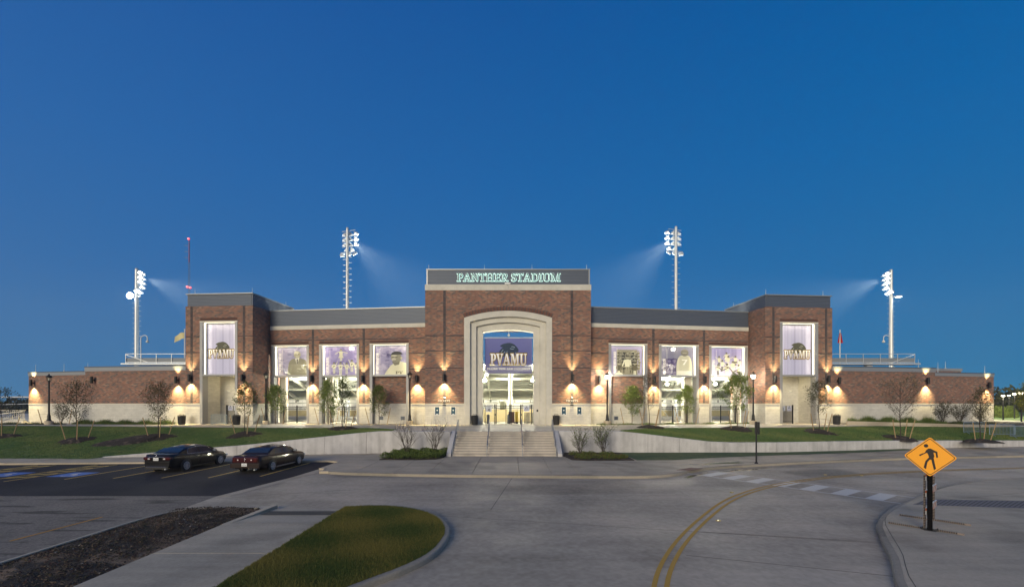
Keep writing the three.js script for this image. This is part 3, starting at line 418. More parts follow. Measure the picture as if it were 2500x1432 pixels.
// ---- central gate block
const BLK = stretch([-9.06, 47], [8.25, 47]); const BC = 8.65;
function archPts(half, spring, crown, n = 28) { const r = ((crown - spring) ** 2 + half * half) / (2 * (crown - spring)), cy = crown - r, a0 = Math.asin(half / r), out = []; for (let k = 0; k <= n; k++) { const a = a0 - 2 * a0 * k / n; out.push([BC + r * Math.sin(a), cy + r * Math.cos(a)]); } return out; }  // right to left
const ARC = [[4.58, 11.14, 11.87], [3.96, 10.7, 11.26], [3.34, 10.28, 10.72], [2.7, 9.78, 10.02]];
{
  const b = wallThing(BLK, 'stadium_gatehouse', 'tall red brick gatehouse with a stepped pale arch in the middle of the stadium', 'building');
  const [h0, s0, c0] = ARC[0];
  const up = archPts(h0, s0, c0);
  part('brick_wall', extrude(shapeOf([[0, STONE], [BC - h0, STONE], ...up.slice().reverse(), [BC + h0, STONE], [17.3, STONE], [17.3, 14], [0, 14]]), 0.5, -0.5), M.brick, b);
  part('brick_wall', box(0, STONE, -0.5, 0.4, 14, -6), M.brick, b); part('brick_wall', box(16.9, STONE, -0.5, 17.3, 14, -6), M.brick, b);
  part('brick_wall', box(0.4, 10.6, -5.6, 16.9, 14, -6), M.brick, b);
  stoneBase(17.3, [[BC - h0, BC + h0]], 0, 0.5, b);
  for (const x of [0, 16.9]) part('stone_base', box(x, -0.1, -0.5, x + 0.4, STONE, -6), M.stone, b);
  // soldier course over the arch
  const r = (0.73 ** 2 + h0 * h0) / 1.46, cy = c0 - r, a0 = Math.asin(h0 / r), soldiers = [];
  for (let k = 0; k < 88; k++) { const a = -a0 + (k + 0.5) / 88 * 2 * a0, g = new THREE.BoxGeometry(0.083, 0.42, 0.1); g.translate(0, 0.22, 0); g.rotateZ(-a); g.translate(BC + r * Math.sin(a), cy + r * Math.cos(a), -0.02 + rr(0, 0.008)); soldiers.push([uvm(g), k]); }
  part('soldier_course', mg(soldiers.filter((s) => s[1] % 3).map((s) => s[0])), std({ color: col(0.14, 0.062, 0.046) }), b, { kind: 'stuff' });
  part('soldier_course', mg(soldiers.filter((s) => s[1] % 3 === 0).map((s) => s[0])), M.darkBrick, b, { kind: 'stuff' });
  // stepped arch: three rings, each set further back
  for (let k = 0; k < 3; k++) {
    const o = archPts(...ARC[k]), i = archPts(...ARC[k + 1]).reverse();
    const sh = shapeOf([[BC + ARC[k][0], -0.1], ...o, [BC - ARC[k][0], -0.1], [BC - ARC[k + 1][0], -0.1], ...i, [BC + ARC[k + 1][0], -0.1]]);
    part('arch_ring', extrude(sh, k === 2 ? 1.1 : 0.55, -0.5 - k * 0.32 - (k === 2 ? 0.55 : 0) + (k ? 0 : 0.03) , 0.015), M.cast, b);
  }
  for (const [y, lv] of [[1.1, 0], [4.3, 0], [7.5, 0]]) for (const s of [-1, 1]) part('arch_joint', box(BC + s * 4.57, y, 0.031, BC + s * 3.97, y + 0.018, 0.034), M.joint, b);
  darkStrips(b, [2.02, 15.3], STONE, 13.98, [5.87, 7.63, 9.21], 0.02, 17.28, [[BC - h0 - 0.02, BC + h0 + 0.02, 11]]);
  part('stone_band', box(-0.02, 14, 0.04, 17.32, 14.6, -6.02), M.cast, b);
  part('metal_parapet', ribbed(0.22, 17.1, 14.6, 16.12, -0.05, 5.8), M.metal, b);
  for (const x of [0.2, 17.12]) part('corner_trim', box(x - 0.07, 14.6, -0.06, x + 0.07, 16.12, 0.0), M.cap, b);
  part('parapet_cap', box(0.1, 16.12, 0.05, 17.22, 16.22, -6), M.cap, b);
  // ticket windows
  for (const x of [0.98, 2.66, 14.19, 15.81]) {
    const w = new THREE.Group(); w.name = 'ticket_window'; w.position.set(x, 1.0, 0); b.add(w);
    part('window_frame', mg([box(0, 0, 0.0, 0.06, 0.9, 0.03), box(0.49, 0, 0, 0.55, 0.9, 0.03), box(0.06, 0.84, 0, 0.49, 0.9, 0.03), box(0.06, 0, 0, 0.49, 0.06, 0.03)]), M.white, w);
    part('pane', box(0.06, 0.06, 0.002, 0.49, 0.84, 0.008), new THREE.MeshPhysicalMaterial({ color: col(0.03, 0.075, 0.12), roughness: 0.12 }), w);
    part('speak_hole', (() => { const g = new THREE.CylinderGeometry(0.07, 0.07, 0.012, 18); g.rotateX(Math.PI / 2); g.translate(0.275, 0.5, 0.012); return uvm(g, false); })(), M.galv, w);
    part('pass_tray', box(0.16, 0.065, 0.008, 0.39, 0.15, 0.02), M.galv, w);
  }
  for (const x of [2.0, 15.3]) part('awning_lamp_bracket', mg([box(x - 0.16, 2.0, 0, x + 0.16, 2.09, 0.14), box(x - 0.02, 2.09, 0.0, x + 0.02, 2.9, 0.03)]), M.black, b);
  part('card_reader', box(11.65, 1.35, -0.588, 11.83, 1.57, -0.54), M.black, b);
  part('conduit', tube([V(8.3, 14.72, 0.03), V(8.5, 14.6, 0.08), V(8.66, 14.45, 0.06), V(8.66, 14.1, 0.05)], 0.02, 20, 6), M.cap, b);
  part('sign_junction_box', box(8.3, 14.64, 0.0, 8.9, 14.78, 0.1), M.galv, b);
}
// ---- wings
const LW = stretch([-27.03, 50.4], [-9.31, 48.3]), RW = stretch([8.47, 48.3], [26.8, 51.1]);
const LED = [];                                            // strips that give light, lit further down
function frameOpening(parent, x0, x1, top, trans, side, sill = 0) {   // pale frame lining an opening; side -1: its left reveal is the one in view
  const w = 0.3, w2 = 0.27, z0 = 0.05, z1 = -0.75;
  part('jamb', box(x0, sill - 0.1, z0, x0 + w, top - 0.12, z1), M.frame, parent); part('jamb', box(x1 - w2, sill - 0.1, z0, x1, top - 0.12, z1), M.frame, parent);
  part('lintel', box(x0, top - 0.12, z0 + 0.01, x1, top, z1), M.cream, parent);
  part('transom', box(x0 - 0.01, trans, z0 + 0.03, x1 + 0.01, trans + 0.17, z1 + 0.05), M.frame, parent);
  const a = x0 + w, b = x1 - w2;
  for (const s of [-1, 1]) part('led_strip_light', s < 0 ? box(a + 0.003, trans + 0.2, -0.2, a + 0.02, top - 0.16, -0.44) : box(b - 0.02, trans + 0.2, -0.2, b - 0.003, top - 0.16, -0.44), M.led, parent);
  part('led_strip_light', box(a + 0.06, top - 0.15, -0.2, b - 0.06, top - 0.125, -0.4), M.led, parent);
  LED.push([parent, a + 0.05, (trans + top) / 2, -0.28, top - trans - 0.4, 'left'], [parent, b - 0.05, (trans + top) / 2, -0.28, top - trans - 0.4, 'right'], [parent, (a + b) / 2, top - 0.17, -0.28, b - a - 0.2, 'top']);
}
function wing(st, name, label, openings, pil, filled, side, vents) {
  const L = st.L, b = wallThing(st, name, label, 'building');
  const cuts = openings.map(([a, c]) => [a, c, 8.72]);
  part('brick_wall', extrude(notched(L, STONE, 10.4, cuts), 0.5, -0.5), M.brick, b);
  stoneBase(L, cuts, 0, 0.5, b);
  part('stone_band', box(0, 10.4, 0.05, L, 10.82, -0.5), M.cast, b);
  part('metal_parapet', ribbed(0, L, 10.82, 12.5, -0.02, 0.45), M.metal, b);
  part('parapet_cap', box(0, 12.5, 0.06, L, 12.6, -0.6), M.cap, b);
  const sold = []; for (const [a, c] of openings) for (let x = a + 0.05; x < c; x += 0.1) sold.push(box(x - 0.042, 8.74, 0.0, x + 0.042, 9.02, 0.012 + 0.006 * rnd()));
  part('soldier_course', mg(sold), std({ color: col(0.11, 0.058, 0.046) }), b, { kind: 'stuff' });
  darkStrips(b, pil, STONE, 10.38, [5.85, 7.55, 9.15], 0.02, L - 0.02, cuts);
  openings.forEach(([a, c], i) => {
    const f = new THREE.Group(); f.name = 'window_frame'; b.add(f);
    frameOpening(f, a, c, 8.72, 5.15, side);
    if (i === filled) {
      part('brick_infill', box(a + 0.3, STONE, -0.45, c - 0.27, 5.15, -0.75), M.brick, b); part('stone_infill', box(a + 0.3, -0.1, -0.45, c - 0.27, STONE, -0.75), M.stone, b);
      for (const vx of vents) { const v = new THREE.Group(); v.name = 'vent'; v.position.set(vx, 0.62, -0.45); b.add(v); part('vent_frame', mg([box(-0.25, -0.22, 0, 0.25, -0.18, 0.03), box(-0.25, 0.18, 0, 0.25, 0.22, 0.03), box(-0.25, -0.18, 0, -0.21, 0.18, 0.03), box(0.21, -0.18, 0, 0.25, 0.18, 0.03)]), M.cap, v); for (let k = 0; k < 4; k++) part('louvre', beam(V(-0.21, -0.12 + k * 0.085, 0.01), V(0.21, -0.12 + k * 0.085, 0.01), 0.012, 0.06), M.metal, v); part('vent_back', box(-0.21, -0.18, 0.001, 0.21, 0.18, 0.004), M.black, v); }
    } else part('inner_wall', box(side < 0 ? a + 0.3 : c - 1.05, -0.1, -0.95, side < 0 ? a + 1.05 : c - 0.27, 5.15, -1.2), M.cream, b);
  });
  return b;
}
const LO = [[0.16, 4.6], [5.8, 10.42], [11.64, 16.02]], RO = [[1.97, 6.4], [7.74, 12.47], [13.71, 18.45]];
wing(LW, 'stadium_wing', 'red brick stadium wing left of the gatehouse with three framed openings', LO, [5.06, 10.95], 2, -1, [12.75, 15.2]);
wing(RW, 'stadium_wing', 'red brick stadium wing right of the gatehouse with three framed openings', RO, [7.1, 13.1], 0, 1, [3.0]);
// ---- towers
const LT = stretch([-35.0, 48.3], [-27.45, 47.7]), RT = stretch([27.21, 48.4], [34.9, 49.1]);
function tower(st, name, label, op, pil, side) {
  const L = st.L, b = wallThing(st, name, label, 'building'), cut = [[op[0], op[1], 11.0]], D = 6.5, T = 12.6;
  part('brick_wall', extrude(notched(L, STONE, T, cut), 0.5, -0.5), M.brick, b);
  for (const x of [0, L - 0.4]) { part('brick_wall', box(x, STONE, -0.5, x + 0.4, T, -D), M.brick, b); part('stone_base', box(x, -0.1, -0.5, x + 0.4, STONE - 0.08, -D), M.stone, b); part('stone_sill', box(x - (x ? 0 : 0.035), STONE - 0.08, -0.5, x + 0.4 + (x ? 0.035 : 0), STONE, -D), M.cream, b); }
  part('brick_wall', box(0.4, 5.2, -D + 0.4, L - 0.4, T, -D), M.brick, b);
  stoneBase(L, cut, 0, 0.5, b);
  darkStrips(b, pil, STONE, T - 0.02, [5.85, 7.6, 9.3], 0.02, L - 0.02, cut);
  part('metal_parapet', ribbed(0.22, L - 0.22, T, 13.85, -0.12, 0.3), M.metal, b);
  for (const s of [0, 1]) { const g = ribbed(0, D + 1.2, T, 13.85, 0, 0.3); g.rotateY(s ? Math.PI / 2 : -Math.PI / 2); g.translate(s ? L - 0.12 : 0.12, 0, s ? -0.15 : -D - 1.35); part('metal_parapet', uvm(g), M.metal, b); }
  part('metal_parapet', box(0.22, T, -D - 1.1, L - 0.22, 13.85, -D - 1.35), M.metal, b);
  part('parapet_cap', mg([box(0.02, 13.85, 0.02, L - 0.02, 13.95, -0.5), box(0.02, 13.85, -0.5, 0.5, 13.95, -D - 1.4), box(L - 0.5, 13.85, -0.5, L - 0.02, 13.95, -D - 1.4)]), M.cap, b);
  part('roof_deck', box(0.3, T - 0.1, -0.5, L - 0.3, T, -D - 1.1), M.cap, b);
  const sold = []; for (let x = op[0] + 0.05; x < op[1]; x += 0.1) sold.push(box(x - 0.042, 11.02, 0.0, x + 0.042, 11.32, 0.012 + 0.006 * rnd()));
  part('soldier_course', mg(sold), std({ color: col(0.11, 0.058, 0.046) }), b, { kind: 'stuff' });
  const f = new THREE.Group(); f.name = 'window_frame'; b.add(f); frameOpening(f, op[0], op[1], 11.0, 5.15, side);
  // passage behind the opening: pale block wall, a strip of brick beside the way in
  const pa = side < 0 ? op[0] + 0.3 : op[0] + 1.45, pb = side < 0 ? op[1] - 1.45 : op[1] - 0.27;
  part('passage_wall', box(pa, -0.1, -2.6, pb, 5.6, -2.9), M.stone, b);
  part('passage_wall', side < 0 ? box(op[0] - 0.1, -0.1, -0.76, op[0] + 0.29, 5.6, -2.6) : box(op[1] - 0.28, -0.1, -0.76, op[1] + 0.1, 5.6, -2.6), M.stone, b);
  part('brick_pier', side < 0 ? box(op[1] - 0.85, 0, -2.4, op[1] - 0.1, 5.6, -3.2) : box(op[0] + 0.1, 0, -2.4, op[0] + 0.85, 5.6, -3.2), M.brick, b);
  part('passage_ceiling', box(op[0] - 0.1, 5.25, -0.76, op[1] + 0.1, 5.4, -4), M.cream, b);
  part('backing_wall', box(op[0] - 0.1, 5.6, -2.8, op[1] + 0.1, 11.2, -3), M.cream, b);
  const lx = side < 0 ? op[0] + 1.35 : op[1] - 1.35;
  const e = new THREE.Group(); e.name = 'emergency_light'; e.position.set(lx, 3.55, -2.6); b.add(e); part('housing', rbox(0.3, 0.14, 0.1, 0.03, 0, 0, 0.05), M.white, e); for (const s of [-1, 1]) part('lamp_head', (() => { const g = new THREE.CylinderGeometry(0.05, 0.07, 0.1, 12); g.rotateX(1.2); g.translate(s * 0.11, 0.1, 0.1); return uvm(g, false); })(), M.white, e);
}
tower(LT, 'brick_tower', 'square brick tower at the left end of the stadium with a tall lit banner', [1.66, 5.89], [0.7, 6.6], -1);
tower(RT, 'brick_tower', 'square brick tower at the right end of the stadium with a tall lit banner', [1.65, 6.05], [0.92, 7.0], 1);
// ---- low perimeter walls
const LA = stretch([-47.84, 50.5], [-35.05, 48.6]), LB = stretch([-56.32, 52.5], [-47.84, 50.55]), RA = stretch([34.95, 49.5], [48.83, 52]), RB = stretch([48.85, 52.35], [58.27, 54.5]);
function lowWall(st, label, top, capH) {
  const b = wallThing(st, 'perimeter_wall', label, 'wall'), L = st.L;
  part('brick_wall', box(0, STONE, 0, L, top - capH, -5), M.brick, b); stoneBase(L, [], 0, 5, b);
  part('metal_coping', box(-0.03, top - capH, 0.05, L + 0.03, top - 0.1, -5.05), M.cap, b); part('coping_edge', box(-0.06, top - 0.1, 0.08, L + 0.06, top, -5.08), M.metal, b);
}
lowWall(LA, 'higher low brick wall with pale stone foot between left tower and the wall step', 6.33, 0.52); lowWall(LB, 'lower brick wall with pale stone foot at the far left end of the stadium', 5.87, 0.45);
lowWall(RA, 'higher low brick wall with pale stone foot between right tower and the wall step', 6.33, 0.52); lowWall(RB, 'lower brick wall with pale stone foot at the far right end of the stadium', 5.87, 0.45);
{ const b = thing('roof_structure', 'small brick roof structure with grey cap rising behind the right end of the wall', 'building', 49, PL, -57.5, 0.12); part('brick_wall', box(0, 3, 0, 9.5, 6.4, -4), M.brick, b); part('metal_coping', box(-0.1, 6.4, 0.1, 9.6, 6.75, -4.1), M.cap, b); }

// ------------------------------------------------------------------ grandstand behind the front
{
  const g = thing('grandstand', 'steel grandstand seen from below through the openings of the stadium front', 'grandstand', 0, PL, 0);
  const rows = 12, d0 = 53.0, y0 = 6.75, rise = 0.3, run = 0.86;
  for (let k = 0; k < rows; k++) {
    const y = y0 - k * rise, z = -(d0 + k * run);
    part('tread', box(-38, y - 0.06, z, 38, y, z - 0.62), M.steel, g); part('riser', box(-38, y - rise - 0.02, z - run + 0.04, 38, y - 0.02, z - run), M.steel, g);
    part('bench', box(-38, y + 0.42, z - 0.15, 38, y + 0.46, z - 0.42), M.galv, g);
  }
  const rake = (x) => { part('raker', beam(V(x, y0 - 0.45, -d0 + 0.2), V(x, y0 - 0.45 - rows * rise, -(d0 + rows * run)), 0.22, 0.5), M.steel, g); };
  for (let x = -36; x <= 36; x += 3) rake(x);
  for (const d of [55.2, 58.6, 62]) { const y = y0 - 0.55 - (d - d0) / run * rise; part('purlin', box(-38, y - 0.36, -d, 38, y - 0.06, -d - 0.2), M.steel, g); }
  for (let x = -36.2; x <= 36; x += 7.2) { part('column', cyl(0.28, 0.28, 3.2, x, -0.1, -56.2, 18), M.cast, g); part('column_head', box(x - 0.16, 3.1, -56.05, x + 0.16, 5.4, -56.35), M.steel, g); part('rear_column', cyl(0.2, 0.2, 6, x, -0.1, -53.3, 14), M.steel, g); }
  for (const x of [-31, -16.5, 16.5, 31]) { part('brace', beam(V(x - 2.6, 0.6, -55), V(x + 0.4, 4.6, -55), 0.08, 0.08), M.galv, g); part('brace', beam(V(x + 2.6, 0.6, -55.1), V(x - 0.4, 4.6, -55.1), 0.08, 0.08), M.galv, g); }
  part('front_beam', box(-38, 2.9, -(d0 + rows * run), 38, 3.2, -(d0 + rows * run) - 0.2), M.steel, g);
  for (let x = -37; x <= 37; x += 2.2) part('hanger', box(x - 0.05, 2.35, -(d0 + rows * run) - 0.05, x + 0.05, 2.9, -(d0 + rows * run) - 0.15), M.black, g);
  part('front_beam', box(-38, 2.2, -(d0 + rows * run), 38, 2.35, -(d0 + rows * run) - 0.2), M.steel, g);
  part('back_walkway', box(-45, y0 - 0.06, -51.8, 47, y0 + 0.1, -d0), M.galv, g);
  for (const [a, c] of [[-44.6, -34], [34.6, 46.5]]) {   // railing of the top walkway, seen over the low walls
    const y = y0 + 0.1; for (let k = 0; k <= 6; k++) part('rail_post', box(lerp(a, c, k / 6) - 0.03, y, -52.0, lerp(a, c, k / 6) + 0.03, y + 1.1, -52.06), M.galv, g);
    for (const h of [1.05, 0.08]) part('rail', box(a, y + h, -51.99, c, y + h + 0.06, -52.07), M.galv, g);
    const m = a < 0 ? a : c, s = a < 0 ? 1 : -1; part('rail_brace', beam(V(m, y + 1.0, -52.03), V(m + s * 2.6, y + 0.1, -52.03), 0.07, 0.07), M.galv, g);
    part('rail_mesh', box(a, y + 0.14, -52.1, c, y + 0.62, -52.115), paint(0.2, 0.22, 0.24, 0.6), g);
  }
}
{
  const w = thing('field_wall', 'bright white wall across the floodlit field behind the gates', 'wall', 0, PL, -80);
  part('wall_face', box(-46, -0.1, 0, 46, 4.6, -0.4), std({ color: col(0.72, 0.71, 0.64) }), w);
  for (let x = -44; x < 46; x += 1.7) part('panel_joint', box(x - 0.015, 1.4, 0.0, x + 0.015, 4.6, 0.006), M.cap, w);
  for (const y of [1.4, 2.3, 3.1, 3.9]) part('panel_joint', box(-46, y, 0.001, 46, y + 0.03, 0.007), M.cap, w);
  part('lower_band', box(-46, -0.1, 0.003, 46, 1.0, 0.05), std({ color: col(0.5, 0.42, 0.22) }), w);
  for (const x of [-3.6, 3.9]) { const s = new THREE.Group(); s.name = 'entry_stair'; s.position.set(x, 0, 0); w.add(s); for (let k = 0; k < 5; k++) part('tread', box(-0.9, 1.6 + k * 0.3, 0.05, 0.9, 1.66 + k * 0.3, 0.3), M.metal, s); }
}
// ------------------------------------------------------------------ lamps and their light
function spot(parent, x, y, z, tx, ty, tz, color, I, angle, pen, radius = 2) { const l = new THREE.SpotLight(color, I, 0, angle, pen, 2); l.name = 'lamp_light'; l.position.set(x, y, z); l.target.position.set(tx, ty, tz); l.castShadow = true; l.shadow.radius = radius; l.shadow.mapSize.set(512, 512); parent.add(l, l.target); return l; }
function point(parent, x, y, z, color, I, radius = 3) { const l = new THREE.PointLight(color, I, 0, 2); l.name = 'lamp_light'; l.position.set(x, y, z); l.castShadow = true; l.shadow.radius = radius; parent.add(l); return l; }
const WARM = col(1, 0.78, 0.36), COOL = col(0.9, 1, 0.97), IN = col(1, 0.95, 0.74);
for (const [p, x, y, z, len, side] of LED) {
  const l = new THREE.RectAreaLight(col(1, 0.88, 0.62), 10, side === 'top' ? len : 0.1, side === 'top' ? 0.1 : len); l.name = 'led_strip_glow'; l.position.set(x, y, z);
  if (side === 'top') l.rotation.x = -Math.PI / 2; else l.rotation.y = side === 'left' ? -Math.PI / 2 : Math.PI / 2;   // area lights shine along their own -z
  if (side !== 'top') { l.position.x += side === 'left' ? 0.005 : -0.005; }
  p.add(l);
}
const GS = {};
{ // wall lamp: black up-and-down cylinder on a bracket
  GS.body = lathe([[0, -0.34], [0.125, -0.36], [0.14, -0.345], [0.14, 0.345], [0.125, 0.36], [0, 0.34]], 20); GS.ring = lathe([[0.105, 0.362], [0.135, 0.362], [0.135, 0.385], [0.105, 0.385], [0.105, 0.362]], 20);
  GS.lens = (() => { const g = new THREE.CircleGeometry(0.1, 18); g.rotateX(-Math.PI / 2); return uvm(g, false); })(); GS.arm = box(-0.05, -0.05, -0.28, 0.05, 0.05, -0.1); GS.plate = rbox(0.16, 0.22, 0.03, 0.01, 0, 0, -0.29);
}
function sconce(st, u, y, label, lit = true) {
  const s = onWall(st, 'wall_lamp', label, 'wall lamp', u, y, 0.32);
  part('lamp_body', GS.body, M.black, s); part('trim_ring', GS.ring, M.black, s); part('arm', GS.arm, M.black, s); part('wall_plate', GS.plate, M.black, s);
  const up = part('lens_light', GS.lens, lit ? M.lampWarm : M.white, s), dn = part('lens_light', GS.lens, lit ? M.lampWarm : M.white, s); up.position.y = 0.352; dn.position.y = -0.352; dn.rotation.x = Math.PI;
  if (lit) { spot(s, 0, 0.40, 0.04, 0, 2.4, -0.3, WARM, 62, 0.66, 1, 3); spot(s, 0, -0.40, 0.04, 0, -2.4, -0.38, WARM, 150, 0.86, 1, 3); }
}
sconce(BLK, 2.0, 4.89, 'black wall lamp on the gatehouse above the left ticket windows'); sconce(BLK, 15.32, 4.89, 'black wall lamp on the gatehouse above the right ticket windows');
sconce(LW, 5.04, 4.92, 'black wall lamp between the coach banner and the cheerleaders banner'); sconce(LW, 10.93, 4.88, 'black wall lamp between the cheerleaders banner and the athlete portrait banner'); sconce(LW, 17.0, 4.85, 'black wall lamp between the athlete portrait banner and the gatehouse');
sconce(RW, 0.85, 4.75, 'black wall lamp between the gatehouse and the marching band banner'); sconce(RW, 7.1, 4.8, 'black wall lamp between the marching band banner and the number 7 banner'); sconce(RW, 13.1, 4.85, 'black wall lamp between the number 7 banner and the majorettes banner');
sconce(LT, 0.66, 4.91, 'black wall lamp left of the tall opening in the left tower'); sconce(LT, 6.6, 4.9, 'black wall lamp right of the tall opening in the left tower');
sconce(RT, 0.95, 4.8, 'black wall lamp left of the tall opening in the right tower'); sconce(RT, 7.08, 4.83, 'black wall lamp right of the tall opening in the right tower');
sconce(LA, 11.85, 4.73, 'lit black wall lamp on the low wall beside the left tower'); sconce(LA, 1.24, 4.81, 'unlit black wall lamp on the long left low wall', false); sconce(LB, 0.9, 4.58, 'black wall lamp at the far left end of the low wall');
sconce(RA, 0.9, 4.7, 'black wall lamp on the low wall beside the right tower'); sconce(RA, 12.75, 4.8, 'black wall lamp on the right low wall just before its step'); sconce(RB, 8.5, 4.4, 'black wall lamp at the far right end of the low wall');
// lamp posts on the plaza
function lampPost(x, d, y, h, label, lit) {
  const p = thing('lamp_post', label, 'lamp post', x, y, -d);
  part('footing', lathe([[0, -0.2], [0.36, -0.2], [0.36, 0.38], [0.33, 0.42], [0, 0.42]], 20), M.walk, p);
  part('pole', lathe([[0.2, 0.42], [0.2, 0.5], [0.15, 0.56], [0.14, 0.95], [0.1, 1.1], [0.085, 1.2], [0.075, h - 0.95], [0.1, h - 0.9], [0.1, h - 0.85], [0.06, h - 0.8]], 16), M.black, p);
  const head = new THREE.Group(); head.name = 'lantern'; head.position.y = h - 0.8; p.add(head);
  part('holder', lathe([[0.05, 0], [0.14, 0.05], [0.16, 0.1], [0, 0.1]], 16), M.black, head);
  if (lit) { part('globe_light', lathe([[0.01, 0.1], [0.15, 0.1], [0.215, 0.32], [0.2, 0.47], [0.01, 0.47]], 18), M.lampWhite, head); point(head, 0, 0.3, 0, col(1, 0.9, 0.66), 55, 8); }
  else { part('glass_shade', lathe([[0.15, 0.1], [0.215, 0.3], [0.23, 0.45]], 16), new THREE.MeshPhysicalMaterial({ color: col(0.85, 0.85, 0.8), transmission: 1, roughness: 0.12, thickness: 0 }), head); part('bulb', lathe([[0.01, 0.1], [0.07, 0.14], [0.06, 0.36], [0.01, 0.4]], 12), M.white, head); }
  for (let k = 0; k < 4; k++) { const a = k * Math.PI / 2 + 0.5; part('cage_bar', bar(V(Math.cos(a) * 0.16, 0.1, Math.sin(a) * 0.16), V(Math.cos(a) * 0.235, 0.47, Math.sin(a) * 0.235), 0.012), M.black, head); }
  part('hood', lathe([[0.26, 0.45], [0.27, 0.5], [0.2, 0.6], [0.1, 0.68], [0.05, 0.72], [0.04, 0.78], [0.055, 0.82], [0, 0.86]], 20), M.black, head);
}
lampPost(-26.1, 47.8, PL - 0.02, 5.6, 'unlit black lamp post in front of the left tower corner', false); lampPost(-48.3, 47.0, PL - 0.02, 5.3, 'unlit black lamp post before the far left low wall', false); lampPost(-10.75, 47.4, PL - 0.02, 5.6, 'unlit black lamp post between the third left opening and the gatehouse', false);
lampPost(10.0, 47.3, PL - 0.02, 5.5, 'lit black lamp post between the gatehouse and the marching band banner', true); lampPost(25.7, 48.0, PL - 0.02, 5.6, 'lit black lamp post between the majorettes banner and the right tower', true);
// bright fittings below and above the stand
function fitting(x, y, d, label, I, size = 0.2, tx = 0) {
  const f = thing('floodlight_fitting', label, 'light', x, y, -d);
  part('housing', rbox(size * 2, size * 1.4, size, 0.03, 0, 0, -size * 0.4), M.galv, f); part('lens_light', rbox(size * 1.7, size * 1.1, 0.04, 0.015, 0, 0, size * 0.14), M.lampWhite, f); part('bracket', box(-0.03, 0, -size * 0.6, 0.03, 0.55, -size * 0.3), M.galv, f);
  point(f, tx, -0.05, size * 0.14 + 0.12, IN, I * 3, 6);
}
fitting(-3.25, 6.75, 53.6, 'bright floodlight under the stand at the left edge of the gate opening', 70); fitting(2.45, 6.75, 53.6, 'bright floodlight under the stand at the right edge of the gate opening', 70);
fitting(-24.9, 6.4, 55, 'bright light under the stand behind the coach banner opening', 85); fitting(-17.6, 6.4, 55, 'bright light under the stand behind the cheerleaders banner opening', 85); fitting(19.0, 6.4, 55.2, 'bright light under the stand behind the number 7 banner opening', 85); fitting(24.9, 6.4, 55.2, 'bright light under the stand behind the majorettes banner opening', 85);
fitting(-19.2, 10.6, 54, 'bright floodlight glowing through the top of the cheerleaders banner', 60, 0.3); fitting(19.3, 10.5, 54, 'bright floodlight glowing through the top of the number 7 banner', 60, 0.3);
fitting(-8.5, 5.6, 60, 'light under the stand left of the central column', 70); fitting(8.2, 5.6, 60, 'light under the stand right of the central column', 70); 
// wall lights in the tower passages
for (const [st, u, w] of [[LT, 5.45, 'left'], [RT, 2.1, 'right']]) { const f = onWall(st, 'passage_lamp', `bright square wall light in the gate passage of the ${w} tower`, 'wall lamp', u, 4.6, -2.28); part('housing', rbox(0.26, 0.34, 0.12, 0.03, 0, 0, -0.05), M.galv, f); part('lens_light', rbox(0.2, 0.27, 0.06, 0.02, 0, 0, 0.03), M.lampWhite, f); point(f, 0, -0.02, 0.16, col(1, 0.85, 0.5), 13, 4); }
// floodlights on the field side, washing the far wall and the field
{ const f = thing('field_light_bank', 'row of floodlights under the stand edge shining at the field wall', 'light', 0, 6.6, -64); part('crossbar', box(-30, -0.05, -0.05, 30, 0.05, 0.05), M.galv, f); for (let k = 0; k < 5; k++) { const x = -26 + k * 13; part('lamp_head', rbox(0.6, 0.3, 0.3, 0.04, x, -0.2, -0.1), M.galv, f); part('lens_light', box(x - 0.25, -0.32, -0.26, x + 0.25, -0.1, -0.28), M.lampWhite, f); spot(f, x, -0.25, -0.4, x, -3.2, -16, IN, 900, 0.95, 0.6, 10); } }

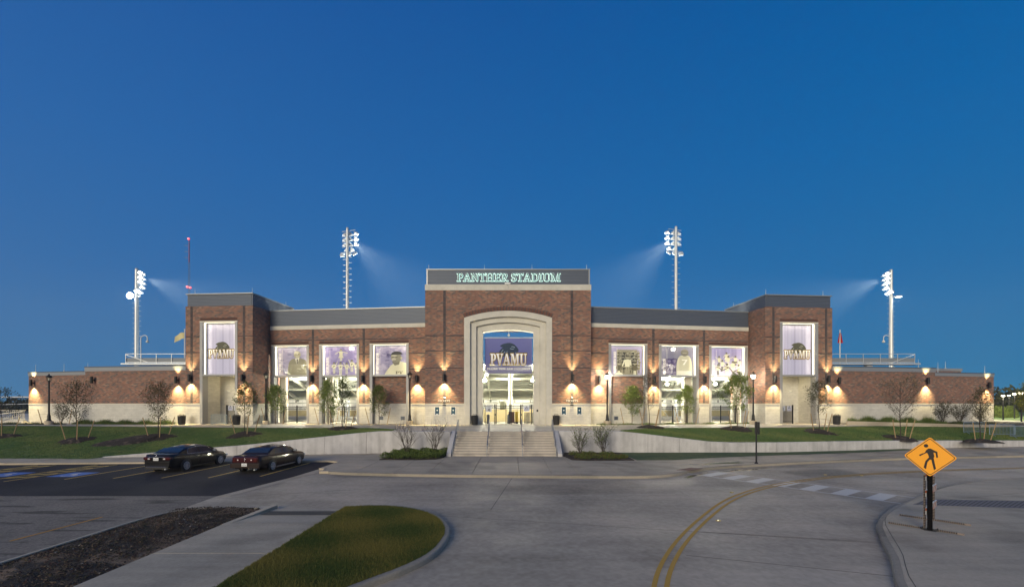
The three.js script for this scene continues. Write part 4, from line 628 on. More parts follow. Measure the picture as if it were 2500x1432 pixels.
// ------------------------------------------------------------------ floodlight masts
function mast(x, d, h, r, face, label, side) {   // face: direction in which the lamps look (turn about y); side: seen from the side
  const m = thing('floodlight_mast', label, 'floodlight mast', x, PL, -d);
  part('pole', cyl(r * 1.25, r * 0.8, h, 0, 0, 0, 18), M.galv, m); part('pole_cap', lathe([[r * 0.85, h], [r * 0.7, h + 0.25], [0, h + 0.35]], 14), M.galv, m);
  const sp = uvm(new THREE.CylinderGeometry(0.02, 0.02, 0.55, 5)); const rungs = [];
  for (let y = h * 0.32, k = 0; y < h - 4.6; y += 0.95, k++) { const g = box(-r * 1.2 - 0.38, y, -0.02, -r, y + 0.05, 0.02), q = box(r, y + 0.4, -0.02, r * 1.2 + 0.38, y + 0.45, 0.02); part('climbing_step', mg([g]), M.galv, m); part('climbing_step', mg([q]), M.galv, m); }
  const head = new THREE.Group(); head.name = 'lamp_bank'; head.rotation.y = face; m.add(head);
  const lamp = (lx, ly, tilt, yaw = 0, big = 1) => {
    const R = new THREE.Matrix4().makeRotationFromEuler(new THREE.Euler(tilt, yaw, 0, 'YXZ')), place = (g) => { g.scale(big, big, big); g.applyMatrix4(R); g.translate(lx, ly, 0.75); return uvm(g, false); };
    const bowl = new THREE.LatheGeometry([[0.02, -0.5], [0.16, -0.46], [0.2, -0.3], [0.42, -0.12], [0.55, 0.16], [0.53, 0.18], [0.4, -0.1]].map((p) => new THREE.Vector2(...p)), 20); bowl.rotateX(Math.PI / 2);
    part('reflector', place(bowl), M.galv, head);
    const ln = new THREE.CircleGeometry(0.5, 20); ln.translate(0, 0, 0.1); part('lamp_light', place(ln), M.flood, head);
    const vis = new THREE.CylinderGeometry(0.56, 0.56, 0.35, 14, 1, true, -Math.PI / 2, Math.PI); vis.rotateX(Math.PI / 2); vis.rotateZ(Math.PI); vis.translate(0, 0, 0.32); part('visor', place(vis), M.galv, head);
  };
  for (let row = 0; row < 4; row++) { const y = h - 0.55 - row * 0.88, n = row < 3 ? 3 : 2; part('crossarm', box(-1.3, y + 0.34, 0.28, 1.3, y + 0.42, 0.36), M.galv, head); for (let k = 0; k < n; k++) lamp(n === 3 ? (k - 1) * 1.05 : (k ? 0.7 : -0.35), y, 0.95, n === 3 ? (k - 1) * 1.1 : k * 1.2 - 0.2, 0.72); }
  part('crossarm', box(-1.4, h - 3.85, 0.1, 1.4, h - 3.75, 0.2), M.galv, head);
  for (let k = 0; k < 3; k++) { const q = new THREE.Group(); q.name = 'square_floodlight'; q.position.set((k - 1) * 1.2, h - 4.1, 0.3); q.rotation.set(0.9, (k - 1) * 0.5, 0, 'YXZ'); head.add(q); part('housing', rbox(0.8, 0.62, 0.3, 0.06), M.galv, q); part('lens_light', box(-0.35, -0.26, 0.152, 0.35, 0.26, 0.165), M.flood, q); }
  const aim = [-Math.sign(x) * (side === 'outer' ? 70 : 36), -h - 1, -(115 - d) - 2];
  spot(head, 0, h - 1.6, 1.6, 0, 0, 0, COOL, 26000, 0.62, 1, 20).target.position.copy(V(...aim).applyAxisAngle(V(0, 1, 0), -face).add(V(0, h - 1.6, 1.6)));
  return m;
}
mast(-27.4, 75, 31.2, 0.28, Math.PI - 0.3, 'tall floodlight mast behind the left wing, lamps turned to the field'); mast(27.3, 75, 31.4, 0.28, Math.PI + 0.3, 'tall floodlight mast behind the right wing, lamps turned to the field');
const ML = mast(-70.8, 85, 27.4, 0.36, 2.0, 'floodlight mast behind the far left low wall with one lamp glaring at the car park', 'outer'), MR = mast(71.5, 85, 27.2, 0.34, -2.0, 'floodlight mast behind the far right low wall, seen from the side', 'outer');
{ // the two outer masts carry lamps below that light the outside
  const q = new THREE.Group(); q.name = 'outward_floodlight'; q.position.set(-0.7, 22.4, 0.7); ML.add(q); part('arm', box(-0.1, -0.1, -0.8, 1.4, 0.05, -0.6), M.galv, q); part('housing', rbox(1.1, 0.8, 0.35, 0.08, 0, 0, -0.2), M.galv, q); part('lens_light', new THREE.SphereGeometry(0.62, 20, 12).scale(1, 0.9, 0.3), glowMat(0.9, 0.98, 1, 40), q); spot(q, 0, 0, 0.2, 40, -24, 50, COOL, 1500, 1.2, 0.5, 15);
  const p2 = new THREE.Group(); p2.name = 'outward_floodlight'; p2.position.set(1.0, 22.3, 0.5); MR.add(p2); part('arm', box(-1.2, -0.1, -0.5, 0.1, 0.02, -0.35), M.galv, p2); part('housing', rbox(1.0, 0.25, 0.6, 0.06), M.galv, p2); part('lens_light', box(-0.45, -0.14, -0.28, 0.45, -0.128, 0.28), M.flood, p2); spot(p2, 0, -0.3, 0.1, -20, -24, 38, COOL, 700, 1.15, 0.5, 15);
}
// gooseneck camera poles, flag poles, radio mast
for (const [x, s, w] of [[-43.0, 1, 'left'], [43.8, -1, 'right']]) { const p = thing('gooseneck_pole', `slim white gooseneck pole with hanging dome on the ${w} stand walkway`, 'pole', x, 8.5, -52.2); part('pole', tube([V(0, 0, 0), V(0, 2.9, 0), V(s * 0.1, 3.25, 0), V(s * 0.45, 3.4, 0), V(s * 0.72, 3.25, 0), V(s * 0.76, 2.85, 0)], 0.045, 50, 8, 0.4), M.white, p); part('camera_dome', lathe([[0.03, 0.2], [0.1, 0.1], [0.17, 0], [0.13, -0.1], [0, -0.15]], 14).translate(s * 0.76, 2.68, 0), M.white, p); }
{ const p = thing('flagpole', 'white flagpole with a pale yellow flag left of the left tower', 'flagpole', -39.6, 8.0, -54.5); part('pole', cyl(0.07, 0.05, 4.9, 0, 0, 0, 10), M.white, p); part('finial', lathe([[0, 4.88], [0.09, 4.95], [0, 5.05]], 10), M.white, p); part('flag', grid((u, v) => V(-u * 1.2, 4.6 - v * 0.75 - u * u * 0.5, 0.12 * Math.sin(u * 6 + v)), 16, 8), std({ color: col(0.62, 0.55, 0.3), side: THREE.DoubleSide }), p); }
{ const p = thing('flagpole', 'white flagpole with a limp red and white flag right of the right tower', 'flagpole', 39.3, 8.0, -54); part('pole', cyl(0.07, 0.05, 4.7, 0, 0, 0, 10), M.white, p); part('finial', lathe([[0, 4.68], [0.1, 4.76], [0, 4.86]], 10), M.white, p); part('flag', grid((u, v) => V((u - 0.45) * 0.5 * (0.3 + v), 4.45 - v * 1.2, 0.1 * Math.sin(u * 9)), 14, 8), canvasMat(64, 64, (c) => { for (let k = 0; k < 7; k++) { c.fillStyle = k % 2 ? '#ddd' : '#a5222c'; c.fillRect(0, k * 9.2, 64, 9.2); } }), p); }
function canvasMat(w, h, draw, o = {}) { return std({ map: canvasTex(w, h, draw), side: THREE.DoubleSide, ...o }); }
{ const p = thing('radio_mast', 'thin lattice radio mast with red lights far behind the left tower', 'radio mast', -215, 0, -300); for (const s of [-1, 1]) part('leg', bar(V(s * 0.6, 0, 0), V(s * 0.45, 98, 0), 0.12, 0.1, 5), M.metal, p); part('leg', bar(V(0, 0, -1), V(0, 98, -0.7), 0.12, 0.1, 5), M.metal, p); for (let k = 0; k < 26; k++) part('lattice_bar', bar(V(k % 2 ? -0.55 : 0.55, 44 + k * 2.1, 0), V(k % 2 ? 0.55 : -0.55, 46 + k * 2.1, 0), 0.07, 0.07, 4), M.metal, p);
  part('top_section', bar(V(0, 98, 0), V(0, 113, 0), 0.35, 0.25, 6), paint(0.25, 0.05, 0.07, 0.6), p); for (const y of [101, 105, 109]) part('antenna_arm', box(-3, y, -0.1, 0, y + 0.25, 0.1), M.metal, p);
  for (const [x, y] of [[0, 113.4], [-0.9, 81.5], [1.1, 81]]) part('beacon_light', new THREE.SphereGeometry(0.75, 12, 8).translate(x, y, 0.5), M.red, p); }
// roof rods and ventilators
const rod = (x, y, d, h, label) => { const r = thing('lightning_rod', label, 'lightning rod', x, y, -d); part('rod', cyl(0.03, 0.014, h, 0, 0, 0, 6), M.galv, r); part('base', lathe([[0, 0], [0.1, 0], [0.06, 0.08], [0, 0.1]], 8), M.galv, r); };
rod(-8.75, PL + 16.2, 47.4, 0.62, 'lightning rod at the left end of the gatehouse parapet'); rod(-2.9, PL + 16.2, 47.4, 0.62, 'lightning rod on the gatehouse parapet, second from the left'); rod(2.1, PL + 16.2, 47.4, 0.62, 'lightning rod on the gatehouse parapet, third from the left'); rod(7.85, PL + 16.2, 47.4, 0.62, 'lightning rod at the right end of the gatehouse parapet');
rod(-34.4, PL + 13.93, 48.9, 0.7, 'lightning rod on the outer corner of the left tower'); rod(-27.9, PL + 13.93, 48.4, 0.7, 'lightning rod on the front inner corner of the left tower'); rod(-27.6, PL + 13.93, 55, 0.7, 'lightning rod on the rear corner of the left tower'); rod(27.6, PL + 13.93, 49, 0.7, 'lightning rod on the front inner corner of the right tower'); rod(34.3, PL + 13.93, 49.7, 0.7, 'lightning rod on the outer corner of the right tower'); rod(27.3, PL + 13.93, 55.5, 0.7, 'lightning rod on the rear corner of the right tower');
rod(-55.6, PL + 5.87, 52.6, 0.9, 'lightning rod at the far left corner of the low wall'); rod(-51.3, PL + 5.87, 51.6, 0.9, 'lightning rod midway on the lower left wall'); rod(-48.2, PL + 5.87, 51.2, 1.0, 'lightning rod beside the roof ventilator on the left wall'); rod(46.9, PL + 6.33, 52, 1.0, 'lightning rod near the step of the right wall'); rod(50.1, PL + 5.87, 53, 1.2, 'lightning rod beside the right roof ventilator'); rod(57.6, PL + 5.87, 54.9, 0.95, 'lightning rod at the far right corner of the low wall'); rod(55.4, PL + 6.7, 57.6, 0.9, 'lightning rod on the small roof structure');
for (const [x, y, d, w] of [[-49.0, PL + 5.6, 52.6, 'left'], [50.0, PL + 5.7, 54, 'right'], [41.5, PL + 6.3, 52.6, 'middle right']]) { const v = thing('roof_ventilator', `round pale roof ventilator on the ${w} low roof`, 'ventilator', x, y, -d); part('curb', box(-0.35, 0, -0.35, 0.35, 0.3, 0.35), M.galv, v); part('cowl', lathe([[0.3, 0.3], [0.36, 0.4], [0.5, 0.45], [0.52, 0.6], [0.4, 0.72], [0, 0.78]], 20), M.white, v); }
// ------------------------------------------------------------------ lettering
const font = await new FontLoader().loadAsync('fonts/droid/droid_serif_regular.typeface.json'), sans = await new FontLoader().loadAsync('fonts/droid/droid_sans_bold.typeface.json');
function letters(f, text, size) { const out = []; let x = 0; const k = size / f.data.resolution; for (const ch of text) { const gl = f.data.glyphs[ch]; if (ch !== ' ') out.push([ch, x]); x += (ch === ' ' ? 0.36 / k * size : gl.ha) * k; } return [out, x]; }
{
  const size = 1.27, text = 'PANTHER STADIUM', [ls, wide] = letters(font, text, size), k = 10.85 / wide;
  const s = onWall(BLK, 'stadium_sign', 'backlit dark letters reading PANTHER STADIUM on the grey parapet', 'sign', 8.72 - 10.85 / 2, 14.94, 0.02);
  for (const [ch, x] of ls) {
    const sh = font.generateShapes(ch, size * k), L = new THREE.Group(); L.name = 'letter'; L.position.x = x * k; s.add(L);
    const h = new THREE.ExtrudeGeometry(sh, { depth: 0.03, bevelEnabled: true, bevelSize: 0.034, bevelThickness: 0.01, bevelSegments: 1, curveSegments: 6 }); part('halo_light', uvm(h), M.halo, L);
    const f = new THREE.ExtrudeGeometry(sh, { depth: 0.08, bevelEnabled: true, bevelSize: 0.006, bevelOffset: -0.008, bevelThickness: 0.006, bevelSegments: 1, curveSegments: 6 }); f.translate(0, 0, 0.06); part('letter_face', uvm(f), paint(0.03, 0.06, 0.075, 0.5), L);
  }
  const l = new THREE.RectAreaLight(col(0.6, 1, 0.86), 0.6, 10.6, 0.5); l.name = 'sign_glow'; l.position.set(5.4, 0.45, 0.16); l.rotation.y = Math.PI; s.add(l);
}
for (const [u, w] of [[2.0, 'left'], [15.3, 'right']]) { const [ls, wide] = letters(sans, 'TICKETS', 0.235), s = onWall(BLK, 'ticket_sign', `small white letters reading TICKETS over the ${w} pair of ticket windows`, 'sign', u - wide / 2, 2.38, 0.16); for (const [ch, x] of ls) { const g = new THREE.ExtrudeGeometry(sans.generateShapes(ch, 0.235), { depth: 0.03, bevelEnabled: false, curveSegments: 5 }); g.translate(x, 0, 0); part('letter', uvm(g), M.white, s); } part('mounting_bar', box(0, -0.03, -0.02, wide, 0.0, 0.02), M.black, s); const lamp = onWall(BLK, 'ticket_lamp', `small white lamp above the TICKETS lettering on the ${w}`, 'wall lamp', u, 2.82, 0.12); part('lamp_body', lathe([[0, 0.08], [0.09, 0.04], [0.1, -0.05], [0.06, -0.09], [0, -0.1]], 14), M.white, lamp); }

// ------------------------------------------------------------------ banners (printed cloth)
const serifT = (c, t, x, y, size, fill, align = 'center') => { c.font = `bold ${size}px serif`; c.fillStyle = fill; c.textAlign = align; c.fillText(t, x, y); };
function catHead(c, x, y, s, dark, pale) {   // a plain big cat's head in profile
  c.save(); c.translate(x, y); c.scale(s, s); c.fillStyle = dark; c.beginPath(); c.moveTo(-62, 60); c.quadraticCurveTo(-48, 20, -26, 4); c.lineTo(-44, -4); c.quadraticCurveTo(-30, -20, -8, -22); c.quadraticCurveTo(20, -30, 44, -16); c.quadraticCurveTo(64, 0, 72, 18); c.quadraticCurveTo(74, 30, 64, 32); c.quadraticCurveTo(52, 34, 48, 42); c.quadraticCurveTo(52, 54, 44, 60); c.closePath(); c.fill();
  c.strokeStyle = pale; c.lineWidth = 3.4; c.lineCap = 'round'; for (const p of [[-44, 54, -36, 30, -24, 18], [-30, 58, -24, 40, -12, 30], [-4, 56, -8, 40, 2, 28], [28, 0, 40, -4, 48, 4], [20, 10, 30, 16, 42, 12], [52, 36, 58, 44, 54, 50]]) { c.beginPath(); c.moveTo(p[0], p[1]); c.quadraticCurveTo(p[2], p[3], p[4], p[5]); c.stroke(); } c.restore();
}
function wordmark(c, x, y, size, width) { c.save(); c.translate(x, y); c.font = `bold ${size}px serif`; c.textAlign = 'center'; const k = width / c.measureText('PVAMU').width; c.scale(k, 1.12); c.lineJoin = 'round'; c.strokeStyle = '#3a3524'; c.lineWidth = size * 0.17; c.strokeText('PVAMU', 0, 0); c.strokeStyle = '#c9a653'; c.lineWidth = size * 0.09; c.strokeText('PVAMU', 0, 0); c.strokeStyle = '#4b4636'; c.lineWidth = size * 0.025; c.strokeText('PVAMU', 0, 0); const g = c.createLinearGradient(0, -size * 0.75, 0, 0); g.addColorStop(0, '#ffffff'); g.addColorStop(0.5, '#f0eee8'); g.addColorStop(1, '#b5b0bd'); c.fillStyle = g; c.fillText('PVAMU', 0, 0); c.restore(); }
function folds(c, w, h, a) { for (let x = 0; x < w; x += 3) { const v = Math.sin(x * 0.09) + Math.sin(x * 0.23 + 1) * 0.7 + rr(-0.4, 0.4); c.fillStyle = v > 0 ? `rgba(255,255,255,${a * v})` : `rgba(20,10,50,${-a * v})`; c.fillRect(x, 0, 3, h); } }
function clothGeo(w, h, sag = 0.03) { return grid((u, v) => V((u - 0.5) * w, (0.5 - v) * h, sag * (Math.sin(u * 11) * 0.5 + Math.sin(u * 23 + 1) * 0.3) * (0.4 + v)), 30, 6, [1, -1]).translate(0, 0, 0); }
function clothUV(g) { const uv = g.attributes.uv; for (let i = 0; i < uv.count; i++) uv.setY(i, 1 + uv.getY(i)); return g; }
function banner(st, u0, u1, y0, y1, out, label, w, h, draw, thick = 0.9) {
  const b = onWall(st, 'banner', label, 'banner', (u0 + u1) / 2, (y0 + y1) / 2, out), W2 = u1 - u0, H2 = y1 - y0;
  const front = clothUV(clothGeo(W2, H2));
  part('cloth', front, std({ map: canvasTex(w, h, draw), side: THREE.DoubleSide, roughness: 0.8, transparent: true, opacity: thick }), b);
  part('hem_rod', bar(V(-W2 / 2, H2 / 2, 0), V(W2 / 2, H2 / 2, 0), 0.03, 0.03), M.galv, b); part('hem_rod', bar(V(-W2 / 2, -H2 / 2, 0), V(W2 / 2, -H2 / 2, 0), 0.025, 0.025), M.galv, b);
  return b;
}
{
  seed = 401;
  const cb = banner(BLK, 6.16, 11.2, 5.42, 9.24, -1.3, 'large purple banner with PVAMU lettering hanging in the gatehouse arch', 512, 388, (c, w, h) => { c.fillStyle = '#6a6aa0'; c.fillRect(0, 0, w, h); const g = c.createLinearGradient(0, 0, 0, h); g.addColorStop(0, 'rgba(110,110,170,0.35)'); g.addColorStop(1, 'rgba(50,45,95,0.4)'); c.fillStyle = g; c.fillRect(0, 0, w, h); catHead(c, 240, 98, 1.75, '#26303f', '#9aa6b2'); wordmark(c, 256, 292, 150, 400); serifT(c, 'PRAIRIE VIEW A&M UNIVERSITY', 256, 346, 28, '#ece8e4'); }, 0.93);
  for (const [x, y] of [[-2.52, 1.9], [2.52, 1.9], [-2.52, -1.9], [2.52, -1.9], [-2.52, 0], [2.52, 0]]) part('tie_rope', bar(V(x, y, 0), V(x + Math.sign(x) * 0.2, y + 0.05 * Math.sign(y), 0), 0.015), M.white, cb);
  part('hanging_cable', bar(V(-2.72, 1.94, 0), V(2.72, 1.94, 0), 0.018), M.white, cb);
}
{ const p = onWall(BLK, 'arch_camera', 'small white dome camera hanging from the crown of the arch', 'camera', 8.72, 9.55, -1.1); part('stem', cyl(0.025, 0.025, 0.6, 0, 0, 0, 8), M.white, p); part('dome', lathe([[0, -0.22], [0.12, -0.14], [0.15, 0], [0.05, 0.06], [0, 0.06]], 14), M.white, p); }
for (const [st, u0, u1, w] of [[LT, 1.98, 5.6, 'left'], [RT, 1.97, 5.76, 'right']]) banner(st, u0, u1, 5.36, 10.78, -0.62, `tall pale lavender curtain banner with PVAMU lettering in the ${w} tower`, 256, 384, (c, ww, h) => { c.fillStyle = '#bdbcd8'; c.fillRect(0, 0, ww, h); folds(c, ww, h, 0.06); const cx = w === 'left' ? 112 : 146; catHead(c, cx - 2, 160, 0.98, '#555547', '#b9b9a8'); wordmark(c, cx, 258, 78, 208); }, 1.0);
const PUR = '#9f9ab6';
function blotches(c, w, h, n, a, y0 = 0) { for (let i = 0; i < n; i++) { const x = rr(0, w), y = rr(y0, h), r = rr(6, 26), l = rr(0, 1); c.fillStyle = l > 0.5 ? `rgba(215,208,222,${a * rr(0.4, 1)})` : `rgba(45,36,78,${a * rr(0.4, 1)})`; c.beginPath(); c.ellipse(x, y, r, r * rr(0.4, 1), rr(0, 3), 0, 7); c.fill(); } }
function title(c, h, t, size, x = 30) { c.save(); c.translate(x, h - 8); c.rotate(-Math.PI / 2); c.font = `bold ${size}px sans-serif`; c.fillStyle = '#efeade'; c.textAlign = 'left'; c.fillText(t, 0, 0); c.restore(); c.fillStyle = '#e5e0d4'; c.fillRect(x + 7, 24, 2, h - 30); }
function fig(c, x, y, s, top, skin, low, o = {}) {   // small standing figure, feet at y
  c.save(); c.translate(x, y); c.scale(s * (o.flip ? -1 : 1), s);
  c.fillStyle = low; c.fillRect(-7, -42, 6, 42); c.fillRect(1, -42, 6, 42); if (o.skirt) { c.beginPath(); c.moveTo(-8, -58); c.lineTo(8, -58); c.lineTo(18, -28); c.lineTo(-18, -28); c.fill(); }
  c.fillStyle = top; c.beginPath(); c.moveTo(-13, -86); c.quadraticCurveTo(0, -94, 13, -86); c.lineTo(9, -46); c.lineTo(-9, -46); c.fill();
  c.strokeStyle = o.arm || top; c.lineWidth = 5; c.lineCap = 'round'; c.beginPath(); const A = o.arms || [[-19, -52], [19, -52]]; for (const [k, q] of [[-12, A[0]], [12, A[1]]]) { c.moveTo(k, -84); c.lineTo(q[0], q[1]); } c.stroke();
  c.fillStyle = skin; c.beginPath(); c.ellipse(0, -101, 7.4, 9.4, 0, 0, 7); c.fill(); c.fillStyle = 'rgba(40,36,34,0.75)'; c.beginPath(); c.ellipse(0, -106, 7.6, 6, 0, 3.2, 6.2); c.fill();
  if (o.letter) { c.fillStyle = '#4a4740'; c.font = 'bold 20px serif'; c.textAlign = 'center'; c.fillText(o.letter, 0, -62); } c.restore();
}
const CREAM = '#d8d4b4', SK = '#8f8a70';
const posters = {
  coach: (c, w, h) => { c.fillStyle = PUR; c.fillRect(0, 0, w, h); blotches(c, w, h, 70, 0.35); c.fillStyle = '#8d8870'; c.beginPath(); c.moveTo(78, h); c.lineTo(88, 190); c.quadraticCurveTo(96, 138, 128, 128); c.lineTo(178, 120); c.lineTo(222, 140); c.quadraticCurveTo(240, 160, 240, 230); c.lineTo(236, h); c.fill(); c.fillStyle = 'rgba(70,66,50,0.5)'; c.fillRect(96, 190, 4, h); c.fillRect(222, 190, 4, h); c.fillStyle = '#e9e6d2'; c.beginPath(); c.moveTo(142, 126); c.lineTo(178, 116); c.lineTo(158, 200); c.fill(); c.fillStyle = '#57523f'; c.beginPath(); c.moveTo(154, 134); c.lineTo(166, 132); c.lineTo(162, 190); c.lineTo(156, 188); c.fill(); c.fillStyle = '#a8a38a'; c.beginPath(); c.ellipse(160, 82, 29, 40, 0, 0, 7); c.fill(); c.fillStyle = 'rgba(225,220,195,0.7)'; c.beginPath(); c.ellipse(152, 62, 20, 20, 0, 0, 7); c.fill(); c.fillStyle = '#3f3b30'; c.fillRect(143, 76, 12, 5); c.fillRect(165, 76, 12, 5); c.fillStyle = '#dedac2'; c.fillRect(148, 101, 24, 6); c.fillStyle = '#c9c5b0'; c.beginPath(); c.moveTo(190, 206); c.lineTo(216, 206); c.lineTo(212, 232); c.lineTo(203, 238); c.lineTo(194, 232); c.fill(); c.fillStyle = '#ddd9c4'; for (const y of [240, 270]) c.fillRect(162, y, 6, 6); title(c, h, 'COACH BILLY NICKS', 26); },
  cheer: (c, w, h) => { c.fillStyle = '#9388b8'; c.fillRect(0, 0, w, h); blotches(c, w, h, 60, 0.28); fig(c, 122, 160, 1.22, CREAM, '#9c977c', CREAM, { skirt: 1, arms: [[-34, -66], [40, -72]] }); for (const [x, y, s] of [[70, 282, 1.15], [205, 262, 1.2], [238, 286, 1.1], [166, 288, 1.15]]) fig(c, x, y + 20, s, CREAM, SK, '#c9c5aa', { letter: 'P', arms: x < 120 ? [[-16, -60], [22, -118]] : [[-20, -112], [18, -58]] }); fig(c, 118, 322, 1.35, '#e6e2c6', SK, '#cfcbb0', { letter: 'P', arms: [[-34, -66], [34, -66]] }); title(c, h, 'CHEERLEADERS', 27); },
  portrait: (c, w, h) => { c.fillStyle = '#928cab'; c.fillRect(0, 0, w, h); blotches(c, w, 120, 50, 0.3); blotches(c, w, h, 50, 0.3, 160); c.fillStyle = '#d9d5b6'; c.beginPath(); c.moveTo(74, h); c.quadraticCurveTo(112, 210, 160, 188); c.lineTo(196, 172); c.quadraticCurveTo(246, 186, 256, 204); c.lineTo(256, h); c.fill(); c.fillStyle = '#7a7560'; c.beginPath(); c.moveTo(132, 176); c.lineTo(196, 164); c.lineTo(190, 206); c.lineTo(156, 218); c.fill(); c.fillStyle = '#8d8870'; c.beginPath(); c.ellipse(166, 128, 42, 56, -0.12, 0, 7); c.fill(); c.fillStyle = '#3e3a30'; c.beginPath(); c.ellipse(170, 92, 43, 32, -0.1, 3.05, 6.5); c.fill(); c.fillStyle = 'rgba(222,217,190,0.55)'; c.beginPath(); c.ellipse(148, 150, 18, 16, 0, 0, 7); c.fill(); c.beginPath(); c.ellipse(150, 108, 22, 10, 0, 0, 7); c.fill(); c.fillStyle = '#33302a'; c.fillRect(134, 120, 16, 5); c.fillRect(162, 120, 16, 5); c.fillRect(142, 160, 24, 4); c.fillStyle = '#b9b59a'; c.beginPath(); c.ellipse(208, 136, 8, 14, 0, 0, 7); c.fill(); c.fillStyle = '#5d5848'; c.font = 'bold 44px serif'; c.textAlign = 'center'; c.fillText('PV', 190, h - 8); title(c, h, 'KENNY HOUSTON', 28); },
  band: (c, w, h) => { c.fillStyle = '#918bac'; c.fillRect(0, 0, w, h); c.fillStyle = '#87826e'; c.fillRect(52, 40, w - 90, h); for (let r = 0; r < 6; r++) for (let k = 0; k < 8; k++) fig(c, 62 + k * 24 + rr(-6, 6), 130 + r * 34, 0.72, ['#55503f', '#77725c', '#3e3b33'][k % 3], '#a5a088', '#4a4638', { arms: [[-14, -66], [14, -70]] }); c.strokeStyle = '#d6d1b4'; c.lineWidth = 4; for (let k = 0; k < 8; k++) { const x = rr(60, 220), y = rr(60, 160); c.beginPath(); c.moveTo(x, y); c.lineTo(x + 22, y - 12); c.stroke(); } fig(c, 138, 318, 1.9, '#dcd8bc', SK, '#8b8671', { arms: [[-20, -52], [14, -56]] }); fig(c, 70, 330, 1.3, '#4f4b3c', '#a5a088', '#ccc8ac'); fig(c, 196, 330, 1.3, '#5b5644', '#a5a088', '#ddd9bd'); c.fillStyle = '#e0dcc4'; c.beginPath(); c.ellipse(72, h + 6, 34, 34, 0, 0, 7); c.fill(); title(c, h, 'PRAIRIE VIEW BAND', 26, 48); },
  seven: (c, w, h) => { c.fillStyle = '#7f7d92'; c.fillRect(0, 0, w, h); c.fillStyle = '#5a4d78'; c.fillRect(40, 130, 90, h); blotches(c, 130, h, 50, 0.4, 140); fig(c, 92, 300, 1.0, '#cfc9d6', '#a69fb4', '#b9b2c6', { arms: [[-30, -40], [26, -70]] }); c.fillStyle = '#d6d2ba'; c.beginPath(); c.moveTo(128, h); c.quadraticCurveTo(122, 120, 160, 96); c.quadraticCurveTo(190, 84, 220, 96); c.quadraticCurveTo(254, 120, 248, h); c.fill(); c.fillStyle = '#88836b'; c.fillRect(150, 150, 78, 110); c.fillStyle = '#c8c4aa'; c.fillRect(150, 100, 78, 168); c.fillStyle = '#7d786a'; c.beginPath(); c.ellipse(190, 62, 30, 40, 0, 0, 7); c.fill(); c.fillStyle = '#a8a48f'; c.fillRect(174, 60, 32, 8); c.fillStyle = '#f4f2e4'; c.font = 'bold 84px sans-serif'; c.textAlign = 'center'; c.fillText('7', 190, 200); c.fillStyle = '#efecda'; c.fillRect(132, 268, 112, h); title(c, h, 'OTIS TAYLOR', 29, 48); },
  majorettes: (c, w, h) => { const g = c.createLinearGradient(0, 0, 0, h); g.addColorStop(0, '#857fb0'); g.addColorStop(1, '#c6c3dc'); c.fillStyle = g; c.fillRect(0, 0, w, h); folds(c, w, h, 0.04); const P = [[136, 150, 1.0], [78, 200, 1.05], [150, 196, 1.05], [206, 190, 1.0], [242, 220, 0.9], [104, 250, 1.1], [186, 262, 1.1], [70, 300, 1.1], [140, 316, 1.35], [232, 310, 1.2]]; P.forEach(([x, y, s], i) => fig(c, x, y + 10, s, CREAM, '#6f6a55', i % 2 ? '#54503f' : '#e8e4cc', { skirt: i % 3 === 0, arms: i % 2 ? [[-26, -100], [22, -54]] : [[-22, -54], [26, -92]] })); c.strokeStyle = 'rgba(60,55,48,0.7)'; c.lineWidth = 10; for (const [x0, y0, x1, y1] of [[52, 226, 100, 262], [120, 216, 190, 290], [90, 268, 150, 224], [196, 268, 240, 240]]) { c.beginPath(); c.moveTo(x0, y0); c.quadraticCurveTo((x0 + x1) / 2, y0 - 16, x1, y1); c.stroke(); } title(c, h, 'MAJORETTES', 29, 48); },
};
const PB = [[LW, LO[0], 'coach', 'purple banner of a man in a blazer, first from the left on the left wing'], [LW, LO[1], 'cheer', 'purple banner of cheerleaders in white sweaters on the left wing'], [LW, LO[2], 'portrait', 'purple banner with a close portrait of a young athlete on the left wing'], [RW, RO[0], 'band', 'grey banner of a crowded marching band on the right wing'], [RW, RO[1], 'seven', 'grey banner of a player in a number 7 shirt on the right wing'], [RW, RO[2], 'majorettes', 'purple banner of majorettes in white on the right wing']];
PB.forEach(([st, [a, b], key, label]) => banner(st, a + 0.36, b - 0.33, 5.36, 8.5, -0.56, label, 256, 320, posters[key], 0.94));

// ------------------------------------------------------------------ fences, gates and their signs
const picket = (() => { const cache = {}; return (h) => cache[h] ??= mg([box(-0.018, 0.05, -0.018, 0.018, h, 0.018), (() => { const g = new THREE.ConeGeometry(0.02, 0.06, 4); g.translate(0, h + 0.03, 0); return uvm(g); })()]); })();
function fence(st, u0, u1, out, h, label, posts, cat = 'fence', name = 'iron_fence') {
  const f = onWall(st, name, label, cat, u0, 0, out), L = u1 - u0, n = Math.round(L / 0.115);
  for (const y of [0.22, h - 0.32, h - 0.1]) part('fence_rail', box(0, y, -0.016, L, y + 0.045, 0.022), M.black, f);
  for (const p of posts) part('fence_post', mg([box(p * L - 0.045, -0.02, -0.045, p * L + 0.045, h + 0.08, 0.045), box(p * L - 0.055, h + 0.08, -0.055, p * L + 0.055, h + 0.11, 0.055)]), M.black, f);
  for (let k = 0; k < n; k++) { const m = part('picket', picket(h), M.black, f); m.position.set((k + 0.5) / n * L, 0, 0); }
  return f;
}
fence(LW, LO[0][0] + 0.95, LO[0][1] - 0.28, -0.62, 1.9, 'black iron fence in the opening under the coach banner', [0.02, 0.52, 0.99]); fence(LW, LO[1][0] + 0.95, LO[1][1] - 0.28, -0.62, 1.9, 'black iron fence in the opening under the cheerleaders banner', [0.02, 0.48, 0.99]);
